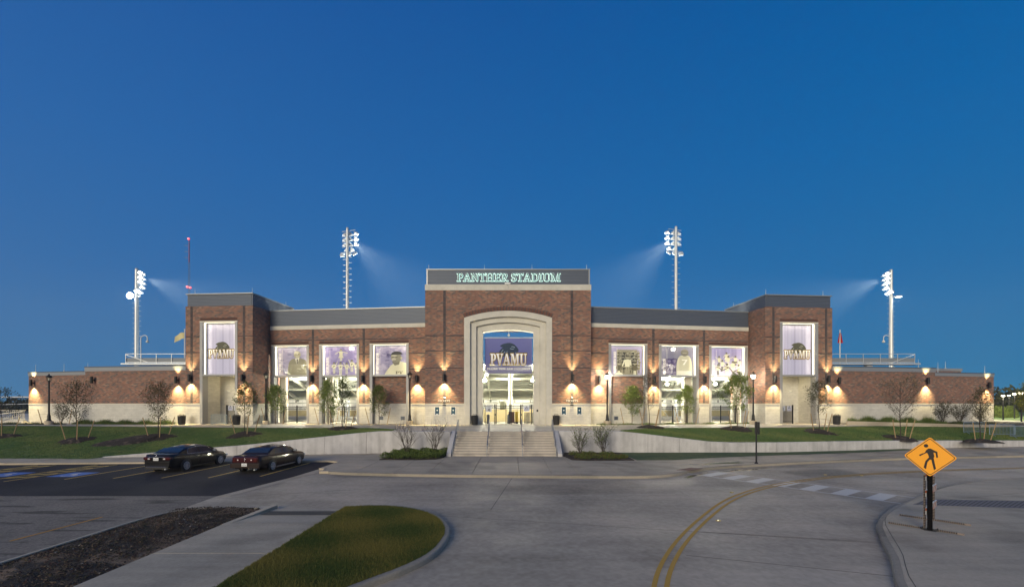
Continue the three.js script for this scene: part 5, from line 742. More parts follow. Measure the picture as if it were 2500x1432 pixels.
fence(RW, RO[1][0] + 0.3, RO[1][1] - 0.95, -0.62, 1.9, 'black iron fence in the opening under the number 7 banner', [0.01, 0.48, 0.98]); fence(RW, RO[2][0] + 0.3, RO[2][1] - 0.95, -0.62, 1.9, 'black iron fence in the opening under the majorettes banner', [0.01, 0.44, 0.98]);
const CG = fence(BLK, 5.98, 11.36, -1.25, 2.02, 'black double gate of iron pickets across the central arch', [0.035, 0.225, 0.255, 0.455, 0.53, 0.56, 0.745, 0.775, 0.955], 'gate', 'iron_gate');
for (const x of [1.24, 2.75, 4.1]) part('gate_lock', box(x - 0.05, 0.95, 0.02, x + 0.1, 1.1, 0.06), M.black, CG);
fence(LT, 4.05, 5.75, -0.7, 1.95, 'black iron gate in the passage of the left tower', [0.04, 0.12, 0.97], 'gate', 'iron_gate'); fence(RT, 1.95, 3.75, -0.7, 1.95, 'black iron gate in the passage of the right tower', [0.03, 0.11, 0.95], 'gate', 'iron_gate');
const gateNo = (n) => (c, w, h) => { c.fillStyle = '#aeb3bd'; c.fillRect(0, 0, w, h); c.fillStyle = '#4f5358'; c.textAlign = 'center'; c.font = 'bold 24px sans-serif'; c.fillText('GATE', w / 2, 28); c.font = `bold ${h * 0.74}px sans-serif`; c.fillStyle = '#23222c'; c.fillText(n, w / 2, h * 0.9); };
const noEntry = (c, w, h) => { c.fillStyle = '#b4b8c6'; c.fillRect(0, 0, w, h); c.fillStyle = '#222030'; c.beginPath(); c.ellipse(w / 2, 18, 22, 11, 0, 0, 7); c.fill(); c.textAlign = 'center'; c.fillStyle = '#231e3c'; c.font = 'bold 52px sans-serif'; c.fillText('NO', w / 2, 76); c.font = 'bold 26px sans-serif'; c.fillStyle = '#3c2f86'; c.fillText('RE-ENTRY', w / 2, 112); };
function plate(st, u, y, out, w, h, label, draw) { const s = onWall(st, 'gate_sign', label, 'sign', u, y, out); part('plate', box(-w / 2, -h / 2, -0.008, w / 2, h / 2, 0), M.galv, s); const g = new THREE.PlaneGeometry(w, h); g.translate(0, 0, 0.003); part('printed_face', g, std({ map: canvasTex(128, 128, draw), roughness: 0.6 }), s); }
plate(BLK, 6.58, 1.62, -1.2, 0.62, 0.62, 'grey sign with number 4 on the central gate', gateNo('4')); plate(BLK, 10.62, 1.66, -1.2, 0.6, 0.6, 'grey no re-entry sign on the central gate', noEntry);
plate(LT, 5.28, 1.72, -0.64, 0.56, 0.5, 'white sign with number 5 on the left tower gate', gateNo('5')); plate(LT, 4.6, 1.72, -0.64, 0.5, 0.5, 'white no re-entry sign on the left tower gate', noEntry);
plate(RT, 2.5, 1.68, -0.64, 0.5, 0.54, 'white sign with number 3 on the right tower gate', gateNo('3')); plate(RT, 3.22, 1.68, -0.64, 0.52, 0.54, 'white no re-entry sign on the right tower gate', noEntry);

// ------------------------------------------------------------------ bins and things behind the central gate
function bin(x, d, y, label, mat = M.blackSoft, s = 1, group) {
  const b = thing('litter_bin', label, 'litter bin', x, y, -d); b.scale.setScalar(s);
  part('drum', lathe([[0, 0], [0.27, 0], [0.3, 0.05], [0.33, 0.8], [0.36, 0.84], [0.36, 0.9], [0.3, 0.9], [0.27, 0.6], [0, 0.58]], 26), mat, b);
  for (let k = 0; k < 22; k++) { const a = k / 22 * 2 * Math.PI; part('slat', bar(V(Math.cos(a) * 0.305, 0.05, Math.sin(a) * 0.305), V(Math.cos(a) * 0.345, 0.82, Math.sin(a) * 0.345), 0.018, 0.018, 5), mat, b); }
  part('lid', lathe([[0.14, 1.0], [0.2, 1.02], [0.38, 0.97], [0.39, 0.93], [0.34, 0.92], [0.2, 0.97], [0.14, 1.0]], 26), mat, b);
  part('lid_handle', tube([V(-0.2, 1.0, 0), V(-0.16, 1.12, 0), V(0.16, 1.12, 0), V(0.2, 1.0, 0)], 0.018, 20, 6, 0.2), mat, b);
}
bin(-34.6, 47.2, PL, 'black litter bin at the outer corner of the left tower'); bin(-28.6, 46.8, PL, 'black litter bin beside the left tower gate, behind the bare tree', M.blackSoft, 1.02); bin(-3.85, 46.4, PL, 'black litter bin left of the central gate'); bin(4.55, 46.4, PL, 'black litter bin right of the central gate'); bin(34.3, 47.6, PL, 'black litter bin at the outer corner of the right tower');
bin(-1.1, 54, PL + 1.5, 'grey green litter bin standing high behind the central gate', paint(0.24, 0.25, 0.18, 0.7), 1.05);
{ const w = thing('concourse_wall', 'pale yellow low wall across the concourse behind the central gate', 'wall', 0, PL, -55.2); part('wall_face', box(-13, 0, 0, 13, 1.5, -1.6), std({ color: col(0.62, 0.52, 0.3) }), w); part('wall_top', box(-13.05, 1.5, 0.04, 13.05, 1.56, -1.6), M.cream, w);
  for (const [x0, x1, nm] of [[-9, -2.4, 'left'], [1.2, 9, 'right']]) { const r = thing('concourse_railing', `dark railing on the low concourse wall, ${nm} of the tall column`, 'railing', 0, PL + 1.56, -55.4); for (let x = x0; x <= x1; x += 1.1) part('post', box(x - 0.02, 0, -0.02, x + 0.02, 0.55, 0.02), M.metal, r); part('top_rail', box(x0, 0.5, -0.025, x1, 0.55, 0.025), M.metal, r); part('middle_rail', box(x0, 0.24, -0.02, x1, 0.27, 0.02), M.metal, r); } }
const barrel = (x, d, h, r, m, label) => { const b = thing('bollard_post', label, 'post', x, PL, -d); part('post', cyl(r, r, h, 0, 0, 0, 16), m, b); part('cap', lathe([[r, h], [r * 0.7, h + 0.05], [0, h + 0.07]], 14), m, b); };
barrel(-2.62, 49.4, 0.98, 0.17, M.metal, 'grey steel bollard behind the gate under the number 4'); barrel(-0.35, 49.6, 0.95, 0.17, M.metal, 'grey steel bollard beside the brown bin behind the gate');
{ const b = thing('wheeled_bin', 'brown wheeled bin behind the middle of the central gate', 'bin', -0.05, PL, -50.2); part('body', rbox(0.62, 1.15, 0.6, 0.05, 0, 0.66, 0), paint(0.12, 0.05, 0.04, 0.7), b); part('lid', rbox(0.68, 0.07, 0.68, 0.03, 0, 1.27, 0), paint(0.12, 0.05, 0.04, 0.7), b); for (const s of [-1, 1]) part('wheel', (() => { const g = new THREE.CylinderGeometry(0.1, 0.1, 0.06, 14); g.rotateZ(Math.PI / 2); g.translate(s * 0.3, 0.1, 0.25); return uvm(g, false); })(), M.black, b); }
{ const b = thing('wheeled_bin', 'bright yellow wheeled bin behind the middle of the central gate', 'bin', 0.52, PL, -50.0); part('body', rbox(0.34, 1.05, 0.4, 0.05, 0, 0.7, 0), paint(0.75, 0.52, 0.02, 0.5), b); part('lid', rbox(0.44, 0.1, 0.5, 0.03, 0.03, 1.26, 0), paint(0.75, 0.52, 0.02, 0.5), b); part('wheel', (() => { const g = new THREE.CylinderGeometry(0.1, 0.1, 0.3, 14); g.rotateZ(Math.PI / 2); g.translate(0, 0.1, 0.15); return uvm(g, false); })(), M.black, b); }
{ const b = thing('folded_barrier_stack', 'stack of grey panels leaning behind the right side of the central gate', 'barrier', 1.95, PL, -50); for (let k = 0; k < 7; k++) part('panel', box(-0.55 + k * 0.17, 0.02, 0, -0.43 + k * 0.17, 1.22, -0.2), M.metal, b); }
// steel crowd barriers
function barrier(x, d, y, turn, L, label, m = M.rail) { const b = thing('crowd_barrier', label, 'barrier', x, y, -d, turn); part('frame', tube([V(-L / 2, 0.14, 0), V(-L / 2, 0.98, 0), V(-L / 2 + 0.08, 1.06, 0), V(L / 2 - 0.08, 1.06, 0), V(L / 2, 0.98, 0), V(L / 2, 0.14, 0), V(L / 2 - 0.06, 0.18, 0), V(-L / 2 + 0.06, 0.18, 0), V(-L / 2, 0.16, 0)], 0.022, 80, 6, 0.1), m, b); const n = Math.round(L / 0.12), g = box(-0.008, 0.18, -0.008, 0.008, 1.05, 0.008); for (let k = 1; k < n; k++) { const q = part('bar', g, m, b); q.position.x = -L / 2 + k * L / n; } for (const s of [-1, 1]) part('foot', tube([V(s * (L / 2 - 0.25), 0.01, 0.3), V(s * (L / 2 - 0.25), 0.16, 0.05), V(s * (L / 2 - 0.25), 0.16, -0.05), V(s * (L / 2 - 0.25), 0.01, -0.3)], 0.018, 16, 6, 0.2), m, b); }
barrier(-30.3, 46.6, PL, 0.03, 1.6, 'grey steel crowd barrier before the left tower gate', paint(0.3, 0.38, 0.42, 0.4, 0.4));
[[42.4, 41.3, 0.05, 'leftmost'], [44.6, 41.0, -0.1, 'middle'], [46.6, 41.2, 0.04, 'rightmost']].forEach(([x, d, t, w]) => barrier(x, d, lawnY(x, Math.min(d, edgeD(x))), t, 2.1, `steel crowd barrier on the grass at the far right, ${w} of three`, paint(0.22, 0.3, 0.4, 0.4, 0.4)));
// ------------------------------------------------------------------ trees, stakes, shrubs, grasses
const leafMat = (r, g, b) => std({ color: col(1, 1, 1), vertexColors: true, roughness: 0.85, side: THREE.DoubleSide, userData: {} });
const LEAF = leafMat();
function leafMesh(list) {   // list of [pos, size, colour]
  const n = list.length, p = new Float32Array(n * 18), c = new Float32Array(n * 18), uv = new Float32Array(n * 12), q = new THREE.Quaternion(), e = new THREE.Euler(), v = V();
  const Q = [[-0.28, 0, 0], [0.28, 0.1, 0], [0, 1, 0.12], [-0.28, 0, 0], [0, 1, 0.12], [-0.3, 0.55, 0.1]];
  list.forEach(([o, s, k], i) => { q.setFromEuler(e.set(rr(-1.5, 1.5), rr(0, 6.28), rr(-1.5, 1.5))); Q.forEach((t, j) => { v.set(...t).multiplyScalar(s).applyQuaternion(q); const a = i * 18 + j * 3; p[a] = o.x + v.x; p[a + 1] = o.y + v.y; p[a + 2] = o.z + v.z; c[a] = k[0]; c[a + 1] = k[1]; c[a + 2] = k[2]; }); });
  const g = new THREE.BufferGeometry(); g.setAttribute('position', new THREE.BufferAttribute(p, 3)); g.setAttribute('color', new THREE.BufferAttribute(c, 3)); g.setAttribute('uv', new THREE.BufferAttribute(uv, 2)); g.computeVertexNormals(); return g;
}
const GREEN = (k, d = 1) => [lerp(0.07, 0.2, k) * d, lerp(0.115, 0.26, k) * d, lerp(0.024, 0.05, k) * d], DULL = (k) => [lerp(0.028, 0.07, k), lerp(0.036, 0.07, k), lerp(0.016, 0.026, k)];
// o: h height, clear trunk height, spread, leaves, size, colour function, form: 'oval' | 'round' | 'fan'
function tree(name, label, x, y, d, o, s) {
  seed = s; const t = thing(name, label, name.includes('shrub') ? 'shrub' : 'tree', x, y, -d);
  const bars = [], tips = [], h = o.h, bark = o.dark ? M.darkBark : M.bark;
  const limb = (a, dir, L, r, depth) => {
    const n = 3; let p = a.clone(), dv = dir.clone();
    for (let k = 0; k < n; k++) { dv.add(V(rr(-0.16, 0.16), rr(-0.02, 0.16), rr(-0.16, 0.16))).normalize(); const q = p.clone().addScaledVector(dv, L / n), r1 = r * (1 - 0.28 * (k + 1) / n * 1.6); bars.push(bar(p, q, r * (1 - 0.16 * k), Math.max(0.003, r1), 5)); p = q; if (depth < 2) tips.push(p.clone()); if (depth > 0 && (k > 0 || depth > 1)) for (let m = 0; m < (depth > 1 ? 2 : 2); m++) { const a2 = rr(0, 6.28), nd = dv.clone().multiplyScalar(0.75).add(V(Math.cos(a2), rr(0.1, 0.7), Math.sin(a2)).multiplyScalar(0.75)).normalize(); limb(p, nd, L * rr(0.42, 0.62), r * 0.5, depth - 1); } }
    tips.push(p.clone());
  };
  if (o.form === 'fan') { for (let k = 0; k < 7; k++) { const a = k * 0.9 + rr(-0.3, 0.3), tilt = rr(0.12, 0.5); limb(V(0, 0, 0), V(Math.cos(a) * tilt, 1, Math.sin(a) * tilt * 0.7).normalize(), h * rr(0.6, 0.78), 0.018 + 0.006 * rnd(), 2); } }
  else {
    const top = h * 0.93, r0 = o.r || 0.04, lean = [rr(-0.1, 0.1), rr(-0.1, 0.1)], P = (f) => V(lean[0] * f * f * 2 + 0.03 * Math.sin(f * 9), top * f, lean[1] * f * f * 2 + 0.03 * Math.cos(f * 8) - 0.03); const tr = [];
    for (let k = 0; k < 9; k++) tr.push(bar(P(k / 9), P((k + 1) / 9), lerp(r0, 0.008, k / 9), lerp(r0, 0.008, (k + 1) / 9), 7));
    part('trunk', mg(tr), bark, t);
    const nb = o.branches || 20; for (let k = 0; k < nb; k++) { const f = lerp(o.clear / top, 0.97, Math.pow(k / (nb - 1), 0.9)), g = (f * top - o.clear) / (h - o.clear); const env = o.form === 'round' ? Math.sqrt(clamp(1 - (2 * g - 0.9) ** 2 * 0.8, 0.1, 1)) : Math.pow(clamp(1 - g, 0.08, 1), 0.75) * (0.55 + 0.45 * Math.min(1, g * 6)); const a = k * 2.4 + rr(-0.4, 0.4); limb(P(f), V(Math.cos(a), o.up ?? 0.75, Math.sin(a)).normalize(), o.spread * env * rr(0.8, 1.15), r0 * 0.34, 1); }
    tips.push(P(1));
  }
  part('branches', mg(bars), bark, t);
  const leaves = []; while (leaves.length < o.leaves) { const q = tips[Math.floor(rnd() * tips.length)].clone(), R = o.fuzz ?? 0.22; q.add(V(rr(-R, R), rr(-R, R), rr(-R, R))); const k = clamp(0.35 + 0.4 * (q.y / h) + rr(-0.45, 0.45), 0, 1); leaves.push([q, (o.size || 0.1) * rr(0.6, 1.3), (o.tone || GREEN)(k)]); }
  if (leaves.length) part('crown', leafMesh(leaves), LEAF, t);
  return t;
}
function staked(x, y, d, label, sides, stakeLabel, H = 1.7, spread = 0.75) {
  sides.forEach(([sx, sz, w]) => { const s = thing('tree_stake', `wooden stake ${w} ${stakeLabel}`, 'stake', x + sx * spread, y, -d + sz * spread); part('pole', bar(V(0, -0.1, 0), V(sx * 0.42, H, sz * 0.4), 0.036, 0.034, 7), M.wood, s); part('tie', bar(V(sx * 0.27, H * 0.66, sz * 0.26), V(-sx * spread, H * 0.72, -sz * spread), 0.008, 0.008, 4), M.blackSoft, s); });
}
function mulchRing(x, d, r, yfn, label, tail) {
  seed = Math.round(x * 10 + 999); const ph = rr(0, 6);
  part('mulch_ring', grid((u, v) => { const a = u * 2 * Math.PI, q = v * r * (1 + 0.14 * Math.sin(a * 3 + ph) + 0.08 * Math.sin(a * 7)) * (tail && Math.cos(a + 2.5) > 0 ? 1 + tail * Math.cos(a + 2.5) ** 2 : 1), X = x + Math.cos(a) * q * 1.15, D = d + Math.sin(a) * q; return V(X, yfn(X, D) + 0.26 * (1 - v * v) + 0.03 * Math.sin(X * 17 + D * 13) * (1 - v) + (v > 0.99 ? -0.03 : 0.01), -D); }, 40, 9), M.mulch, null, { label, category: 'mulch' });
}
const lawnTrees = [   // x, d, height, clear, options, words
  [-44.2, 39, 4.2, 1.2, { spread: 1.5, leaves: 900, size: 0.1, tone: DULL, dark: 1 }, 'small bare tree cut off by the left edge of the picture', 0],
  [-36.0, 37.2, 4.35, 1.2, { spread: 1.2, leaves: 2000, size: 0.08, tone: DULL, form: 'round', branches: 30, dark: 1 }, 'wide thin leaved young tree before the long left wall, left of the two', 0],
  [-29.95, 38.1, 4.3, 1.1, { spread: 1.0, leaves: 2600, size: 0.085, tone: DULL, form: 'round', branches: 30, dark: 1 }, 'thin leaved young tree before the left low wall, above the mulch streak', 1],
  [-22.7, 38.2, 4.4, 1.3, { spread: 1.15, leaves: 1500, size: 0.11, tone: (k) => GREEN(k, 0.5), branches: 20, dark: 1 }, 'slim dark young tree before the left tower corner', 0],
  [-15.1, 40, 4.7, 1.2, { spread: 1.15, leaves: 1200, size: 0.11, tone: (k) => GREEN(k, 0.55), branches: 24, dark: 1 }, 'slim sparse tree on the lawn before the cheerleaders opening', 0],
  [12.55, 41.2, 5.0, 1.5, { spread: 1.2, leaves: 700, size: 0.085, tone: DULL, branches: 30, dark: 1 }, 'nearly leafless upright tree before the marching band opening', 0],
  [20.3, 40.6, 4.9, 1.2, { spread: 1.75, leaves: 4200, size: 0.115, tone: (k) => GREEN(k, 0.95), branches: 26 }, 'leafy green tree on the lawn before the majorettes opening', 0],
  [27.4, 40.2, 4.5, 1.4, { spread: 1.3, leaves: 2000, size: 0.09, tone: DULL, branches: 26, dark: 1 }, 'sparse small leaved tree before the right tower', 0],
  [33.8, 39.2, 4.5, 1.3, { spread: 1.7, leaves: 1500, size: 0.075, tone: DULL, form: 'round', branches: 32, dark: 1 }, 'round bare twigged tree before the middle of the right low wall', 0],
  [40.1, 38.6, 4.6, 1.2, { spread: 1.3, leaves: 1700, size: 0.08, tone: DULL, branches: 28, dark: 1 }, 'sparse young tree before the far right end of the low wall', 0],
];
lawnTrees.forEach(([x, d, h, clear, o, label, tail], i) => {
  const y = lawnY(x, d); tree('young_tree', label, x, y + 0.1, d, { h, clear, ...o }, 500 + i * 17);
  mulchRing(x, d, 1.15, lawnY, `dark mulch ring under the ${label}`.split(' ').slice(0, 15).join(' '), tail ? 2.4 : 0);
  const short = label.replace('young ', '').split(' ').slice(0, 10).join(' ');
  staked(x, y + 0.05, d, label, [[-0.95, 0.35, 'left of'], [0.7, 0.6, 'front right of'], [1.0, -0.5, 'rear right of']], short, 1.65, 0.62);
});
const wallTrees = [
  [-25.5, 48.6, PL, 4.2, 0.7, { spread: 1.4, leaves: 3600, size: 0.12, tone: (k) => GREEN(k, 0.8), branches: 28 }, 'bushy green tree at the left jamb of the coach opening'],
  [-19.6, 48.1, PL, 4.7, 0.5, { spread: 1.4, leaves: 3600, size: 0.12, tone: (k) => GREEN(k, 0.95), branches: 30 }, 'bushy green tree at the left jamb of the cheerleaders opening'],
  [-14.0, 47.4, PL, 4.2, 0.7, { spread: 1.25, leaves: 3000, size: 0.11, tone: (k) => GREEN(k, 0.6), branches: 26 }, 'dark leafy tree before the bricked opening left of the gatehouse'],
  [12.7, 47.7, PL, 4.0, 0.8, { spread: 1.45, leaves: 3400, size: 0.12, tone: (k) => GREEN(k, 1.05), branches: 26 }, 'bright green tree before the bricked opening right of the gatehouse'],
  [18.6, 48.2, PL, 4.1, 0.8, { spread: 1.35, leaves: 3000, size: 0.12, tone: (k) => GREEN(k, 1.1), branches: 26 }, 'bright green tree before the number 7 opening'],
];
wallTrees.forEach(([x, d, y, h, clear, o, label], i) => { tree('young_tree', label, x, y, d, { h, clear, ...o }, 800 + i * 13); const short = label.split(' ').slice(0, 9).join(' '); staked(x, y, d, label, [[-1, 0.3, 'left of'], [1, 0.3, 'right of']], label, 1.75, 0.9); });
const rear = [[-48.6, 48.6, PL, 2.0, 'small twiggy shrub behind the far left lamp post', 900], [-55.5, 47.5, PL, 1.6, 'small twiggy shrub before the railing at the far left', 280], [46.2, 48.4, PL - 0.1, 2.1, 'dark small shrub at the step of the right low wall', 1500], [49.2, 49.5, PL - 0.2, 2.1, 'thin shrub against the far right wall, left of two', 1100], [52.6, 50.5, PL - 0.2, 2.0, 'thin shrub against the far right wall, right of two', 1000]];
rear.forEach(([x, d, y, h, label, n], i) => tree('young_shrub', label, x, y, d, { h, form: 'fan', leaves: n, size: 0.085, tone: (k) => mul3(DULL(k), 0.7), dark: 1, fuzz: 0.2 }, 950 + i * 7));
staked(-48.9, PL, 48.2, '', [[-1, 0.2, 'left of the']], 'shrub behind the far left lamp post', 1.6, 1.1); staked(-48.3, PL, 48.2, '', [[1, 0.2, 'right of the']], 'shrub behind the far left lamp post', 1.6, 1.1);
staked(-55, PL, 46.8, '', [[-0.9, 0.2, 'left of the'], [0.9, 0.3, 'right of the']], 'shrub before the railing at the far left', 1.6, 0.8);
// planters beside the stairs
const bedL = [[-9.1, 30.85], [-6.4, 30.75], [-5.3, 31.1], [-4.86, 31.9], [-4.86, 34.9], [-8.7, 34.9]], bedR = [[4.1, 30.7], [5.2, 30.35], [8.3, 30.5], [8.4, 35.2], [4.1, 35.2], [3.75, 33]];
for (const [pts, w] of [[bedL, 'left'], [bedR, 'right']]) part('planting_bed', slab(pts, 0.1, 0.2, 0.02), M.mulch, null, { label: `dark mulched planting bed ${w} of the stairs`, category: 'planting bed' });
const inPoly = (P, x, d) => { let c = false; for (let i = 0, j = P.length - 1; i < P.length; j = i++) if ((P[i][1] > d) !== (P[j][1] > d) && x < (P[j][0] - P[i][0]) * (d - P[i][1]) / (P[j][1] - P[i][1]) + P[i][0]) c = !c; return c; };
{
  seed = 61; const L = []; while (L.length < 15000) { const x = rr(-9.2, -4.8), d = rr(30.7, 34.9); if (!inPoly(bedL, x, d)) continue; const k = rnd(), hump = 0.2 + 0.24 * (0.6 + 0.4 * Math.sin(x * 4.1 + d * 3)); L.push([V(x, 0.18 + hump * Math.sqrt(rnd()), -d), rr(0.05, 0.1), GREEN(clamp(k * 0.8, 0, 1), 0.75)]); }
  stuff('ground_cover', leafMesh(L), LEAF, 'dense low green ground cover in the left bed by the stairs');
}
seed = 67; for (let i = 0; i < 11; i++) { const x = lerp(4.5, 8.0, (i % 6) / 5.3) + rr(-0.2, 0.2), d = 31.2 + Math.floor(i / 6) * 1.7 + rr(-0.3, 0.3), L = []; for (let k = 0; k < 420; k++) { const a = rr(0, 6.28), q = Math.sqrt(rnd()) * 0.38; L.push([V(Math.cos(a) * q, 0.05 + rnd() * 0.34 * (1 - q), Math.sin(a) * q), rr(0.05, 0.09), [rr(0.05, 0.13), rr(0.07, 0.14), rr(0.015, 0.03)]]); } const s = thing('low_shrub', `yellow green shrub in the right bed, ${['nearest the stairs', 'second from the stairs', 'third from the stairs', 'fourth from the stairs', 'fifth from the stairs', 'farthest from the stairs'][i % 6]} ${i < 6 ? 'front' : 'back'} row`, 'shrub', x, 0.18, -d, 0, 'low shrubs in the right bed by the stairs'); part('foliage', leafMesh(L), LEAF, s); }
[[-7.75, 33.2, 2.2, 'bare twiggy shrub in the left bed, left of the pair', 130, DULL], [-5.75, 33.4, 2.25, 'bare twiggy shrub in the left bed, nearest the stairs', 130, DULL], [5.0, 33.0, 1.75, 'small leaved shrub in the right bed, nearest the stairs', 700, (k) => GREEN(k, 0.7)], [6.75, 33.3, 2.05, 'taller leafy shrub in the right bed', 900, (k) => GREEN(k, 0.75)]].forEach(([x, d, h, label, n, tone], i) => tree('bare_shrub', label, x, 0.18, d, { h, form: 'fan', leaves: n, size: 0.07, tone, dark: 1, fuzz: 0.1 }, 1010 + i * 9));
// ornamental grasses along the walls
function grassBelt(label, pts, n, h, bright) { seed = 71 + n; const pos = [], colr = [], uv = []; const tot = pts.length - 1; for (let i = 0; i < n; i++) { const f = rnd() * tot, k = Math.min(tot - 1, Math.floor(f)), t = f - k, x = lerp(pts[k][0], pts[k + 1][0], t) + rr(-0.1, 0.1), d = lerp(pts[k][1], pts[k + 1][1], t) + rr(-0.55, 0.55), y = lerp(pts[k][2], pts[k + 1][2], t), a = rr(0, 6.28), H2 = h * rr(0.55, 1.2) * (0.75 + 0.35 * Math.sin(x * 2.7)), ln = rr(0.05, 0.5) * H2, w = 0.016; const cx = Math.cos(a), sz = Math.sin(a), c = [rr(0.05, 0.11) * bright, rr(0.085, 0.15) * bright, rr(0.016, 0.03) * bright];
  const A = [x - sz * w, y, -d + cx * w], B = [x + sz * w, y, -d - cx * w], C = [x + cx * ln * 0.4, y + H2 * 0.65, -d + sz * ln * 0.4], D = [x + cx * ln, y + H2 * 0.9, -d + sz * ln]; pos.push(...A, ...B, ...C, ...B.map((v, j) => lerp(v, C[j], 0.8)), ...D, ...A.map((v, j) => lerp(v, C[j], 0.8))); for (let j = 0; j < 6; j++) { colr.push(...c); uv.push(0, 0); } }
  const g = new THREE.BufferGeometry(); g.setAttribute('position', new THREE.Float32BufferAttribute(pos, 3)); g.setAttribute('color', new THREE.Float32BufferAttribute(colr, 3)); g.setAttribute('uv', new THREE.Float32BufferAttribute(uv, 2)); g.computeVertexNormals(); stuff('ornamental_grass', g, LEAF, label); }
grassBelt('long green grasses along the foot of the left low wall', [[-47, 48.6, PL], [-42, 48.2, PL], [-35.9, 47.6, PL]], 9000, 0.6, 1); grassBelt('bright green grasses in the raised planter at the right low wall', [[35.8, 47.6, PL + 0.1], [40, 48, PL + 0.1], [46.5, 48.6, PL]], 14000, 0.85, 1.25); grassBelt('dull dry grasses at the end of the right planter', [[46.5, 47.5, PL - 0.1], [52, 48.8, PL - 0.3]], 4500, 0.6, 0.5);
grassBelt('thin strip of grass along the foot of the right wing', [[8.9, 47.2, PL], [18, 48.3, PL], [26.3, 49.6, PL]], 7000, 0.22, 1.1); grassBelt('rough grass at the foot of the far left wall', [[-60, 47.5, PL], [-54, 47.6, PL], [-47.5, 47.6, PL]], 4000, 0.35, 0.6);
struct('soil', sheet([[35.4, 46.2], [36.2, 45.2], [44.5, 42.8], [54, 46.2], [60, 50], [60, 56], [48, 52.2], [35.4, 49.6]], PL + 0.03), M.mulch); struct('soil', sheet([[-27, 49.4], [-9.6, 47.4], [-9.6, 48.3], [-27, 50.4]], PL + 0.006), M.mulch);
{ const p = thing('planter_wall', 'low pale concrete planter wall before the right low wall', 'planter wall'); for (const [a, b] of [[[34.1, 45.9], [39, 44.0]], [[39.02, 44], [44.2, 42.3]], [[44.22, 42.3], [48.5, 43.8]]]) part('panel', beam(V(a[0], lerp(1.86, 1.6, (a[0] - 34) / 12), -a[1]), V(b[0], lerp(1.86, 1.6, (b[0] - 34) / 12), -b[1]), 0.22, 0.75), M.walk, p); }
